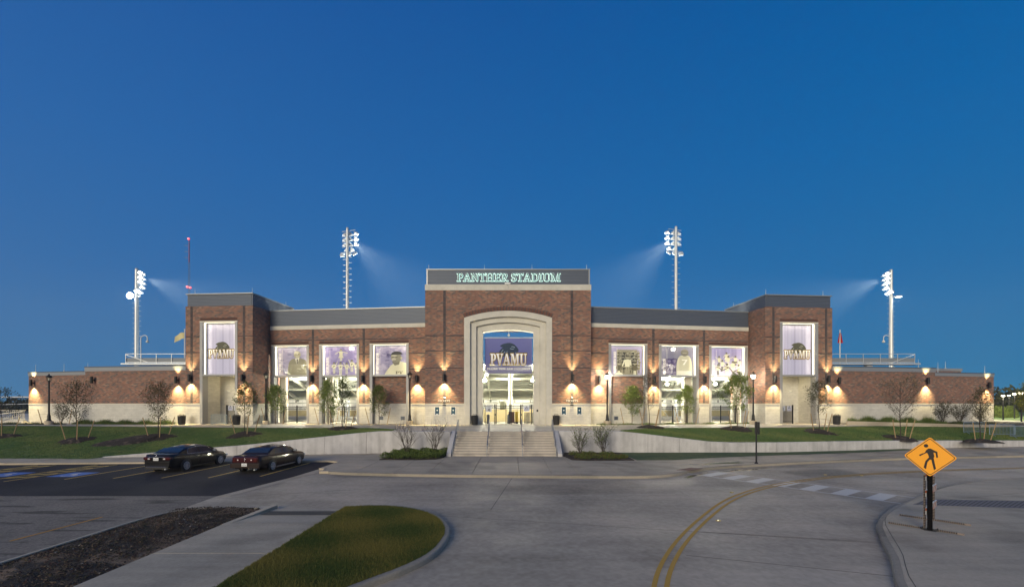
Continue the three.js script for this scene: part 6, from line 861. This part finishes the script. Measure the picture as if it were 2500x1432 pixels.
// ------------------------------------------------------------------ cars
function sedan(name, label, x, d, turn, o) {
  const car = thing(name, label, 'car', x, 0.01, -d, turn), L = o.L, W2 = o.w / 2, zr = L / 2, body = o.paint;   // rear end at +z
  const belt = (t) => interp(o.belt, t), wid = (t) => W2 * interp(o.plan, t), bot = (t) => interp([[0, 0.34], [0.06, 0.24], [0.2, 0.2], [0.85, 0.2], [0.95, 0.24], [1, 0.32]], t), Z = (t) => zr - t * L;
  // lower body: rings from one underside edge over the deck to the other
  const ring = (t) => { const w = wid(t), b = bot(t), y = belt(t), m = lerp(b, y, 0.55); return [[-w * 0.8, b], [-w * 0.97, b + 0.07], [-w, m], [-w * 0.985, lerp(m, y, 0.55)], [-w * 0.93, y - 0.035], [-w * 0.84, y + 0.012], [-w * 0.45, y + o.crown], [0, y + o.crown * 1.25], [w * 0.45, y + o.crown], [w * 0.84, y + 0.012], [w * 0.93, y - 0.035], [w * 0.985, lerp(m, y, 0.55)], [w, m], [w * 0.97, b + 0.07], [w * 0.8, b]]; };
  const ts = []; for (let k = 0; k <= 44; k++) ts.push(k / 44);
  const rings = ts.map((t) => ring(t).map(([a, b]) => V(a, b, Z(t) + (t < 0.5 ? -1 : 1) * 0.09 * (a / W2) ** 2 * interp([[0, 1], [0.1, 0.2], [0.2, 0], [0.8, 0], [0.9, 0.2], [1, 1]], t))));
  const skin = (R, cap) => { const p = [], n = R[0].length, idx = []; R.forEach((r) => r.forEach((v) => p.push(v.x, v.y, v.z))); for (let i = 0; i < R.length - 1; i++) for (let k = 0; k < n - 1; k++) { const a = i * n + k, b = a + 1, c = a + n, e = c + 1; idx.push(a, c, b, b, c, e); } if (cap) for (const [i, f] of [[0, 0], [R.length - 1, 1]]) { const c = p.length / 3; let s = V(); R[i].forEach((v) => s.add(v)); s.multiplyScalar(1 / n); p.push(s.x, s.y, s.z); for (let k = 0; k < n; k++) { const a = i * n + k, b = i * n + (k + 1) % n; f ? idx.push(c, b, a) : idx.push(c, a, b); } } const g = new THREE.BufferGeometry(); g.setAttribute('position', new THREE.Float32BufferAttribute(p, 3)); g.setIndex(idx); g.computeVertexNormals(); return uvm(toCreasedNormals(g, 0.7), false); };
  part('body', skin(rings, true), body, car);
  // greenhouse
  const G = o.glass, roof = (t) => interp(o.roof, t), hw = (t) => wid(t) * 0.9;
  const gp = (t, v) => { const y0 = belt(t) - 0.02, y1 = roof(t), w0 = hw(t), k = clamp((y1 - y0) / 0.5, 0, 1), w1 = w0 * (1 - 0.24 * k); return v <= 0.7 ? V(lerp(w0, w1, v / 0.7 * 0.94), lerp(y0, y1 - 0.06 * k, v / 0.7), Z(t)) : V(lerp(w1 * 1.014, 0, (v - 0.7) / 0.3), y1 - 0.06 * k + (0.06 * k + o.roofCrown * k) * Math.sin((v - 0.7) / 0.3 * Math.PI / 2), Z(t)); };
  const gr = []; for (let i = 0; i <= 40; i++) { const t = lerp(G[0], G[3], i / 40), r = []; for (let k = 0; k <= 14; k++) r.push(gp(t, k / 14)); const m = r.slice(0, -1).reverse().map((v) => V(-v.x, v.y, v.z)); gr.push([...r.map((v) => V(v.x, v.y, v.z)).reverse().reverse(), ...m].map((v) => v)); }
  part('cabin', skin(gr.map((r) => r.slice().reverse()), false), body, car);
  const pane = (nm, t0, t1, v0, v1, s, out) => { const f = (u, v) => { const q = gp(lerp(t0(v), t1(v), u), lerp(v0, v1, v)); return V(s * (q.x + out[0]), q.y + out[1], q.z + out[2]); }; return part(nm, grid(f, 10, 6), o.glassMat, car); };
  for (const s of [-1, 1]) { pane('side_window', (v) => lerp(G[1] + 0.005, G[1] + 0.055, v), () => lerp(G[1], G[2], 0.47), 0.07, 0.58, s, [0.008, 0, 0]); pane('side_window', () => lerp(G[1], G[2], 0.51), (v) => lerp(G[2] + 0.03, G[2] - 0.05, v), 0.07, 0.58, s, [0.008, 0, 0]); }
  const screen = (nm, ta, tb, sgn) => part(nm, grid((u, v) => { const t = lerp(ta, tb, v), y1 = roof(t), w = hw(t) * (0.9 - 0.12 * v); return V(lerp(-w, w, u), y1 + o.roofCrown * clamp((y1 - belt(t)) / 0.5, 0, 1) * Math.cos((u - 0.5) * 2.4) + 0.012, Z(t) + sgn * 0.014); }, 10, 6), o.glassMat, car);
  screen('rear_window', G[0] + 0.03, G[1] - 0.005, 1); screen('windscreen', G[3] - 0.03, G[2] + 0.01, -1);
  if (o.chrome) for (const s of [-1, 1]) part('window_trim', tube([...Array(14)].map((_, k) => { const q = gp(lerp(G[1] - 0.005, G[2] + 0.04, k / 13), 0.03); return V(s * (q.x + 0.012), q.y, q.z); }).concat([...Array(10)].map((_, k) => { const q = gp(lerp(G[2] - 0.02, G[1] + 0.03, k / 9), 0.63); return V(s * (q.x + 0.012), q.y, q.z); }), [(() => { const q = gp(G[1] - 0.005, 0.03); return V(s * (q.x + 0.012), q.y, q.z); })()]), 0.011, 90, 5, 0.2), M.chrome, car);
  // wheels in dark arches
  for (const t of o.axles) for (const s of [-1, 1]) {
    const w = wid(t); part('wheel_arch', (() => { const g = new THREE.CylinderGeometry(o.wr + 0.05, o.wr + 0.05, 0.05, 30); g.rotateZ(Math.PI / 2); g.translate(s * (w - 0.018), o.wr + 0.015, Z(t)); return uvm(g, false); })(), M.blackSoft, car);
    const wh = new THREE.Group(); wh.name = 'wheel'; wh.position.set(s * (w - 0.075), o.wr, Z(t)); wh.rotation.y = s > 0 ? 0 : Math.PI; car.add(wh);
    const r = o.wr, ty = lathe([[r * 0.64, -0.1], [r * 0.92, -0.11], [r, -0.08], [r, 0.08], [r * 0.92, 0.115], [r * 0.64, 0.1]], 30); ty.rotateZ(-Math.PI / 2); part('tyre', ty, M.blackSoft, wh);
    const back = new THREE.CylinderGeometry(r * 0.64, r * 0.64, 0.14, 26); back.rotateZ(Math.PI / 2); part('brake_shadow', uvm(back, false), M.black, wh);
    const rim = new THREE.TorusGeometry(r * 0.64, 0.02, 8, 30); rim.rotateY(Math.PI / 2); rim.translate(0.1, 0, 0); const bits = [uvm(rim, false)]; const n = o.spokes; for (let k = 0; k < n; k++) { for (const q of o.twin ? [-0.14, 0.14] : [0]) { const a = k / n * 2 * Math.PI + q; bits.push(bar(V(0.1, Math.cos(a) * r * 0.08, Math.sin(a) * r * 0.08), V(0.095, Math.cos(a + q * 0.4) * r * 0.64, Math.sin(a + q * 0.4) * r * 0.64), o.twin ? 0.018 : 0.034, o.twin ? 0.02 : 0.045, 6)); } } const hub = new THREE.CylinderGeometry(0.055, 0.05, 0.05, 14); hub.rotateZ(-Math.PI / 2); hub.translate(0.1, 0, 0); bits.push(uvm(hub, false)); part('rim', mg(bits), M.rim, wh);
  }
  // doors' handles, seams, mirrors
  for (const s of [-1, 1]) {
    for (const t of [lerp(G[1], G[2], 0.3), lerp(G[1], G[2], 0.78)]) part('door_handle', rbox(0.03, 0.028, 0.17, 0.012, s * (wid(t) * 0.985 + 0.012), belt(t) - 0.13, Z(t)), o.chrome ? M.chrome : body, car);
    for (const t of [G[1] + 0.01, lerp(G[1], G[2], 0.49), G[2] + 0.015]) part('door_seam', box(s * wid(t) * 0.98, bot(t) + 0.12, Z(t) - 0.005, s * (wid(t) + 0.003), belt(t) - 0.08, Z(t) + 0.005), M.black, car);
    part('sill', box(s * (W2 - 0.06), 0.2, Z(0.3), s * (W2 + 0.006), 0.27, Z(0.7)), o.sill, car);
    const m = new THREE.Group(); m.name = 'wing_mirror'; m.position.set(s * (wid(G[2]) * 0.93 + 0.08), belt(G[2]) + 0.08, Z(G[2] + 0.035)); car.add(m); part('shell', rbox(0.2, 0.14, 0.1, 0.045), body, m); part('mirror_face', box(-0.085, -0.05, 0.051, 0.085, 0.05, 0.054), M.galv, m); part('stalk', box(-s * 0.12, -0.08, -0.03, -s * 0.02, -0.04, 0.03), body, m);
  }
  o.rear(car, { Z, wid, belt });
  part('exhaust', (() => { const g = new THREE.CylinderGeometry(0.035, 0.035, 0.2, 12); g.rotateX(Math.PI / 2); g.translate(W2 * 0.62, 0.25, zr - 0.06); return uvm(g, false); })(), M.galv, car);
  for (const s of [-1, 1]) part('headlamp', rbox(0.36, 0.15, 0.2, 0.05, s * W2 * 0.66, belt(0.96) - 0.12, -zr + 0.16), M.galv, car);
  part('front_grille', box(-0.4, 0.42, -zr + 0.02, 0.4, 0.6, -zr - 0.004), M.black, car);
  return car;
}
M.chrome = paint(0.75, 0.76, 0.78, 0.12, 1); M.rim = paint(0.5, 0.51, 0.53, 0.28, 0.8);
const carPaint = (r, g, b) => new THREE.MeshPhysicalMaterial({ color: col(r, g, b), roughness: 0.5, metalness: 0, specularIntensity: 0.2, clearcoat: 0.6, clearcoatRoughness: 0.04 });
const plateTex = (t) => canvasTex(128, 64, (c) => { c.fillStyle = '#d9dadb'; c.fillRect(0, 0, 128, 64); c.fillStyle = '#3a3f5c'; c.font = 'bold 14px sans-serif'; c.textAlign = 'center'; c.fillText('TEXAS', 64, 15); c.font = 'bold 30px sans-serif'; c.fillText(t, 64, 50); });
const RED_LENS = new THREE.MeshPhysicalMaterial({ color: col(0.07, 0.008, 0.007), roughness: 0.12, clearcoat: 1 }), DIM_RED = new THREE.MeshPhysicalMaterial({ color: col(0.05, 0.008, 0.012), roughness: 0.15, clearcoat: 1 });
function ngroup(nm, p, x, y, z) { const g = new THREE.Group(); g.name = nm; g.position.set(x, y, z); p.add(g); return g; }
function numberPlate(car, y, z, t) { const g = ngroup('number_plate', car, 0, y, z); part('plate', rbox(0.32, 0.17, 0.012, 0.005), M.white, g); const f = new THREE.PlaneGeometry(0.3, 0.15); f.translate(0, 0, 0.008); part('printed_face', f, std({ map: plateTex(t), roughness: 0.5 }), g); }
sedan('parked_car', 'black sedan with chrome window trim parked nearer the hatched bays', -20.15, 28.15, -0.075, { L: 4.85, w: 1.85, crown: 0.025, roofCrown: 0.035, wr: 0.335, spokes: 7, twin: 1, chrome: 1, sill: M.black, paint: carPaint(0.008, 0.008, 0.01), glassMat: M.glass,
  belt: [[0, 0.92], [0.02, 1.05], [0.14, 1.06], [0.3, 1.0], [0.6, 0.96], [0.75, 0.94], [0.9, 0.82], [0.97, 0.68], [1, 0.58]], plan: [[0, 0.82], [0.04, 0.93], [0.2, 1], [0.8, 1], [0.94, 0.92], [1, 0.72]], glass: [0.13, 0.27, 0.66, 0.79], roof: [[0.13, 1.05], [0.2, 1.2], [0.3, 1.38], [0.4, 1.44], [0.52, 1.45], [0.62, 1.39], [0.72, 1.13], [0.79, 0.93]], axles: [0.225, 0.8],
  rear: (car, { Z }) => { const z = Z(0);
    for (const s of [-1, 1]) { const t = ngroup('tail_light', car, 0, 0, 0); part('red_lens', rbox(0.46, 0.17, 0.1, 0.04, s * 0.58, 0.85, z - 0.075), RED_LENS, t); part('clear_lens', rbox(0.14, 0.08, 0.1, 0.02, s * 0.47, 0.83, z - 0.066), M.galv, t); part('side_lens', rbox(0.06, 0.13, 0.3, 0.025, s * 0.8, 0.86, z - 0.24), RED_LENS, t); }
    part('chrome_strip', rbox(0.95, 0.03, 0.05, 0.012, 0, 0.93, z - 0.03), M.chrome, car); part('badge', (() => { const g = new THREE.TorusGeometry(0.045, 0.012, 8, 20); g.translate(0, 0.99, z - 0.005); return uvm(g, false); })(), M.chrome, car);
    numberPlate(car, 0.82, z + 0.012, 'CK7 M42'); part('bumper_seam', box(-0.78, 0.66, z - 0.02, 0.78, 0.675, z + 0.012), M.black, car); part('lower_chrome', rbox(1.2, 0.025, 0.05, 0.01, 0, 0.38, z - 0.005), M.chrome, car); part('rear_diffuser', box(-0.7, 0.24, z - 0.1, 0.7, 0.36, z - 0.01), M.black, car); } });
sedan('parked_car', 'dark maroon brown older sedan parked nearest the stairs', -14.95, 28.05, -0.075, { L: 5.05, w: 1.86, crown: 0.02, roofCrown: 0.03, wr: 0.325, spokes: 7, sill: paint(0.2, 0.17, 0.16, 0.4), paint: carPaint(0.02, 0.011, 0.011), glassMat: M.glass,
  belt: [[0, 0.9], [0.02, 1.0], [0.16, 1.01], [0.3, 0.98], [0.6, 0.95], [0.75, 0.93], [0.9, 0.84], [0.97, 0.74], [1, 0.62]], plan: [[0, 0.88], [0.03, 0.95], [0.2, 1], [0.8, 1], [0.94, 0.94], [1, 0.8]], glass: [0.16, 0.29, 0.66, 0.78], roof: [[0.16, 1.0], [0.22, 1.17], [0.3, 1.35], [0.4, 1.42], [0.54, 1.43], [0.63, 1.36], [0.72, 1.1], [0.78, 0.92]], axles: [0.225, 0.785],
  rear: (car, { Z }) => { const z = Z(0);
    part('rear_panel', rbox(1.5, 0.3, 0.06, 0.03, 0, 0.8, z - 0.025), DIM_RED, car);
    for (const s of [-1, 1]) { const t = ngroup('tail_light', car, 0, 0, 0); for (const [x, r] of [[0.62, 0.1], [0.4, 0.09]]) part('red_lens', (() => { const g = new THREE.CylinderGeometry(r, r, 0.03, 20); g.rotateX(Math.PI / 2); g.translate(s * x, 0.8, z + 0.01); return uvm(g, false); })(), RED_LENS, t); part('clear_lens', (() => { const g = new THREE.CylinderGeometry(0.035, 0.035, 0.03, 14); g.rotateX(Math.PI / 2); g.translate(s * 0.4, 0.8, z + 0.022); return uvm(g, false); })(), M.galv, t); }
    part('badge', (() => { const g = new THREE.TorusGeometry(0.04, 0.013, 8, 16); g.scale(0.8, 1.2, 1); g.translate(0, 0.82, z + 0.012); return uvm(g, false); })(), M.chrome, car);
    part('rear_bumper', rbox(1.74, 0.3, 0.16, 0.05, 0, 0.48, z - 0.03), carPaint(0.03, 0.02, 0.018), car); numberPlate(car, 0.53, z + 0.06, 'DR4 H81'); } });

// ------------------------------------------------------------------ crossing sign, barricade, post by the kerb
{
  const yaw = -Math.atan2(12.67, 13.66), s = thing('crossing_sign', 'yellow diamond sign with a walking figure on a black post', 'traffic sign', 12.67, 0.15, -13.66, yaw), cy = 2.24, R = 0.6;
  part('post', rbox(0.125, 2.75, 0.125, 0.012, 0, 1.375, -0.08), new THREE.MeshPhysicalMaterial({ color: col(0.005, 0.005, 0.006), roughness: 0.8, specularIntensity: 0.15 }), s); part('base_plate', mg([box(-0.14, 0, -0.2, 0.14, 0.012, 0.04), box(-0.2, 0, -0.1, -0.06, 0.05, -0.06), box(0.06, 0, -0.1, 0.2, 0.05, -0.06)]), M.black, s); for (const x of [-0.17, 0.17]) part('anchor_bolt', cyl(0.018, 0.018, 0.09, x, 0.0, -0.08, 8), M.black, s);
  const dia = (r, rad) => { const sh = new THREE.Shape(), k = rad; sh.moveTo(-r + k, k); sh.lineTo(-k, r - k); sh.quadraticCurveTo(0, r, k, r - k); sh.lineTo(r - k, k); sh.quadraticCurveTo(r, 0, r - k, -k); sh.lineTo(k, -r + k); sh.quadraticCurveTo(0, -r, -k, -r + k); sh.lineTo(-r + k, -k); sh.quadraticCurveTo(-r, 0, -r + k, k); return sh; };
  const up = (g) => { g.translate(0, cy, 0); return uvm(g); };
  part('plate', up(new THREE.ExtrudeGeometry(dia(R, 0.045), { depth: 0.006, bevelEnabled: false, curveSegments: 8 }).translate(0, 0, -0.008)), M.galv, s);
  part('yellow_face', up(new THREE.ShapeGeometry(dia(R, 0.045), 8).translate(0, 0, 0.002)), std({ color: col(0.95, 0.385, 0.006), roughness: 0.45 }), s);
  const rim = dia(R - 0.035, 0.045); rim.holes.push(new THREE.Path(dia(R - 0.058, 0.04).getPoints(8))); part('border', up(new THREE.ShapeGeometry(rim, 8).translate(0, 0, 0.005)), M.black, s);
  const wk = [[-0.05, 0.42], [0.03, 0.42], [0.12, 0.36], [0.275, 0.27], [0.3, -0.01], [0.235, -0.03], [0.21, 0.2], [0.13, 0.23], [0.165, 0.05], [0.14, -0.06], [0.225, -0.58], [0.15, -0.66], [0.055, -0.15], [-0.005, -0.14], [-0.09, -0.28], [-0.145, -0.64], [-0.235, -0.55], [-0.165, -0.22], [-0.03, -0.02], [-0.075, 0.14], [-0.12, 0.2], [-0.37, 0.01], [-0.41, 0.08], [-0.19, 0.2], [-0.135, 0.34]].map(([a, b]) => [a * R, b * R]);
  part('walking_figure', up(new THREE.ShapeGeometry(shapeOf(wk)).translate(0, 0, 0.006)), paint(0.016, 0.008, 0.004, 0.6), s);
  const hd = new THREE.Shape(); hd.absellipse(-0.143 * R, 0.55 * R, 0.085 * R, 0.088 * R, 0, Math.PI * 2); part('figure_head', up(new THREE.ShapeGeometry(hd, 16).translate(0, 0, 0.006)), paint(0.016, 0.008, 0.004, 0.6), s);
}
{ // three-board barricade seen almost from its end
  const b = thing('barricade', 'orange and white striped board barricade on long perforated steel feet', 'barricade', 13.31, 0.15, -14.37, 0.69), tubeM = std({ map: canvasTex(32, 512, (c) => { c.fillStyle = '#8d7f74'; c.fillRect(0, 0, 32, 512); c.fillStyle = '#231c19'; for (let k = 0; k < 32; k++) { c.beginPath(); c.arc(16, 8 + k * 16, 4.6, 0, 7); c.fill(); } }), roughness: 0.5, metalness: 0.3 });
  const stick = (nm, g) => { const uv = g.attributes.uv, p = g.attributes.position; const bb = new THREE.Box3().setFromBufferAttribute(p), sz = bb.getSize(V()), ax = sz.y > sz.z ? 'Y' : 'Z'; for (let i = 0; i < uv.count; i++) uv.setXY(i, 0.5, (p['get' + ax](i) - bb.min[ax.toLowerCase()]) / 1.6); part(nm, g, tubeM, b); };
  const boardM = std({ map: canvasTex(256, 64, (c) => { c.fillStyle = '#b9bcb8'; c.fillRect(0, 0, 256, 64); c.fillStyle = '#a8552a'; for (let k = -2; k < 8; k++) { c.beginPath(); c.moveTo(k * 48, 64); c.lineTo(k * 48 + 24, 64); c.lineTo(k * 48 + 64, 0); c.lineTo(k * 48 + 40, 0); c.fill(); } }), roughness: 0.5 });
  for (const x of [-0.8, 0.8]) { stick('upright', box(x - 0.025, 0.05, -0.025, x + 0.025, 1.7, 0.025)); stick('foot', box(x - 0.025, 0.0, -0.87, x + 0.025, 0.05, 0.87)); }
  for (const y of [0.46, 1.0, 1.5]) { const g = box(-0.88, y, 0.03, 0.88, y + 0.2, 0.06), uv = g.attributes.uv, p = g.attributes.position; for (let i = 0; i < uv.count; i++) uv.setXY(i, (p.getX(i) + 0.88) / 1.76, (p.getY(i) - y) / 0.2); part('striped_board', g, boardM, b); part('board_cap', box(-0.88, y + 0.2, 0.025, 0.88, y + 0.215, 0.065), M.galv, b); }
}
{ const p = thing('kerb_post', 'black sign post by the far kerb with its narrow sign seen edge on', 'sign post', 15.75, 0.15, -29.05); part('post', cyl(0.05, 0.045, 2.7, 0, 0, 0, 12), M.black, p); part('sign_plate', rbox(0.1, 0.8, 0.46, 0.02, 0.06, 2.28, 0), M.black, p); part('base', lathe([[0, 0], [0.12, 0], [0.1, 0.06], [0.06, 0.1], [0, 0.1]], 14), M.black, p); }

// ------------------------------------------------------------------ beyond the stadium: railings and dark trees on the left, lamps and shrubs on the right
{
  const r = thing('ramp_railing', 'pale railing and ramp wall at the far left beyond the lawn', 'railing', 0, 1.1, -52); part('ramp_wall', box(-66, -0.3, 0, -56.4, 0.95, -0.4), M.stone, r); for (let x = -66; x < -56.4; x += 0.22) part('baluster', box(x - 0.012, 0.95, -0.22, x + 0.012, 2.1, -0.18), M.cream, r); for (const y of [2.08, 1.02]) part('rail', box(-66, y, -0.24, -56.4, y + 0.06, -0.16), M.cream, r); part('sloping_rail', beam(V(-66, 0.9, 0.02), V(-56.5, 2.0, 0.02), 0.06, 0.09), M.cream, r); part('sloping_rail', beam(V(-66, 0.3, 0.03), V(-57.5, 1.3, 0.03), 0.05, 0.06), M.cream, r);
  const a = thing('arched_frame', 'pale arched pipe frame far behind the left railing', 'frame', -84, 0.8, -76); part('pipe', tube([V(-4.2, 0, 0), V(-4.0, 3, 0), V(-3.2, 4.2, 0), V(0, 4.3, 0), V(3.2, 4.2, 0), V(4.3, 2.6, 0), V(4.6, 0, 0)], 0.13, 60, 8, 0.3), M.galv, a); part('brace', bar(V(-3.9, 3, 0), V(3.9, 3.2, 0), 0.05), M.galv, a); part('panel', box(-6.6, 2.4, -0.1, -5.9, 4.2, 0.1), M.cream, a);
}
function wood(label, list, n, size, tone, s) { seed = s; const L = []; for (let i = 0; i < n; i++) { const [x, d, r, h, y0] = list[Math.floor(rnd() * list.length)], a = rr(0, 6.28), q = Math.sqrt(rnd()) * r, y = y0 + Math.pow(rnd(), 0.7) * h * Math.sqrt(Math.max(0.05, 1 - (q / r) ** 2)); L.push([V(x + Math.cos(a) * q, y, -d + Math.sin(a) * q * 0.5), size * rr(0.6, 1.4), tone(rnd())]); } stuff('distant_trees', leafMesh(L), LEAF, label); }
seed = 5; const wl = [], wr = []; for (let k = 0; k < 40; k++) wl.push([rr(-330, -190), rr(240, 320), rr(7, 13), rr(5, 8.5), -0.5]); for (let k = 0; k < 26; k++) wr.push([rr(118, 220), rr(112, 150), rr(5, 9), rr(6, 9.5), -0.5]);
wood('dark line of trees on the left horizon', wl, 26000, 1.3, (k) => [0.02 + 0.02 * k, 0.026 + 0.02 * k, 0.016], 51); wood('dark trees behind the car park lamps at the far right', wr, 20000, 0.9, (k) => [0.03 + 0.03 * k, 0.034 + 0.03 * k, 0.018], 52);
struct('far_lawn', sheet([[64, 50], [180, 60], [180, 130], [70, 130]], PL + 0.02), std({ map: tGrass, color: col(1.1, 1.2, 0.9) }));
[[65.4, 60, 4.05, 0.2, 'far lamp post at the right, nearest the wall end'], [82.7, 75, 4.35, 0.2, 'far lamp post at the right, second from the wall end'], [73.6, 66, 4.4, 0.24, 'far lamp post at the right, third from the wall end'], [62.2, 55, 4.25, 0.3, 'far lamp post at the right, nearest the picture edge']].forEach(([x, d, h, r, label]) => { const p = thing('car_park_lamp', label, 'lamp post', x, 0.9, -d); part('pole', cyl(0.09, 0.06, h, 0, 0, 0, 10), M.blackSoft, p); part('footing', cyl(0.3, 0.3, 0.5, 0, -0.2, 0, 14), M.walk, p); part('globe_light', lathe([[0.01, h - 0.05], [r * 0.8, h], [r, h + r * 0.45], [r * 0.7, h + r * 0.85], [0.01, h + r]], 16), glowMat(1, 0.9, 0.62, 5), p); part('hood', lathe([[r * 0.75, h + r * 0.86], [r * 0.3, h + r * 1.15], [0, h + r * 1.2]], 14), M.black, p); point(p, 0, h + 0.15, 0, col(1, 0.88, 0.55), 160, 12); });
seed = 91; [[75.4, 70, 1.0, 1.9, 'dark rounded bush left of the far right lamps'], [77.2, 70, 1.05, 1.9, 'dark rounded bush between the far right lamps']].forEach(([x, d, r, h, label]) => { const L = []; for (let k = 0; k < 2600; k++) { const a = rr(0, 6.28), q = Math.sqrt(rnd()) * r; L.push([V(Math.cos(a) * q, rnd() * h * Math.sqrt(1 - (q / r) ** 2 * 0.9), Math.sin(a) * q), rr(0.08, 0.16), GREEN(rnd(), 0.8)]); } const s = thing('rounded_bush', label, 'bush', x, PL, -d); part('foliage', leafMesh(L), LEAF, s); });
tree('young_tree', 'yellow green lit tree at the right edge of the picture', 59.3, PL, 51.6, { h: 4.6, clear: 0.6, spread: 1.5, leaves: 1800, size: 0.16, tone: (k) => [lerp(0.1, 0.2, k), lerp(0.14, 0.2, k), 0.03], branches: 22 }, 1203);
{ const w = thing('low_wall', 'pale low concrete wall among the lamps at the far right', 'wall', 66.2, 0.9, -60); part('wall_face', box(0, -0.2, 0, 2.3, 0.75, -0.5), M.walk, w); part('coping', box(-0.05, 0.75, 0.05, 2.35, 0.82, -0.55), M.walk, w); }

// ------------------------------------------------------------------ evening haze
scene.fog = new THREE.FogExp2(col(0.85, 0.9, 0.95), 0.00022);
renderer.render(scene, camera);
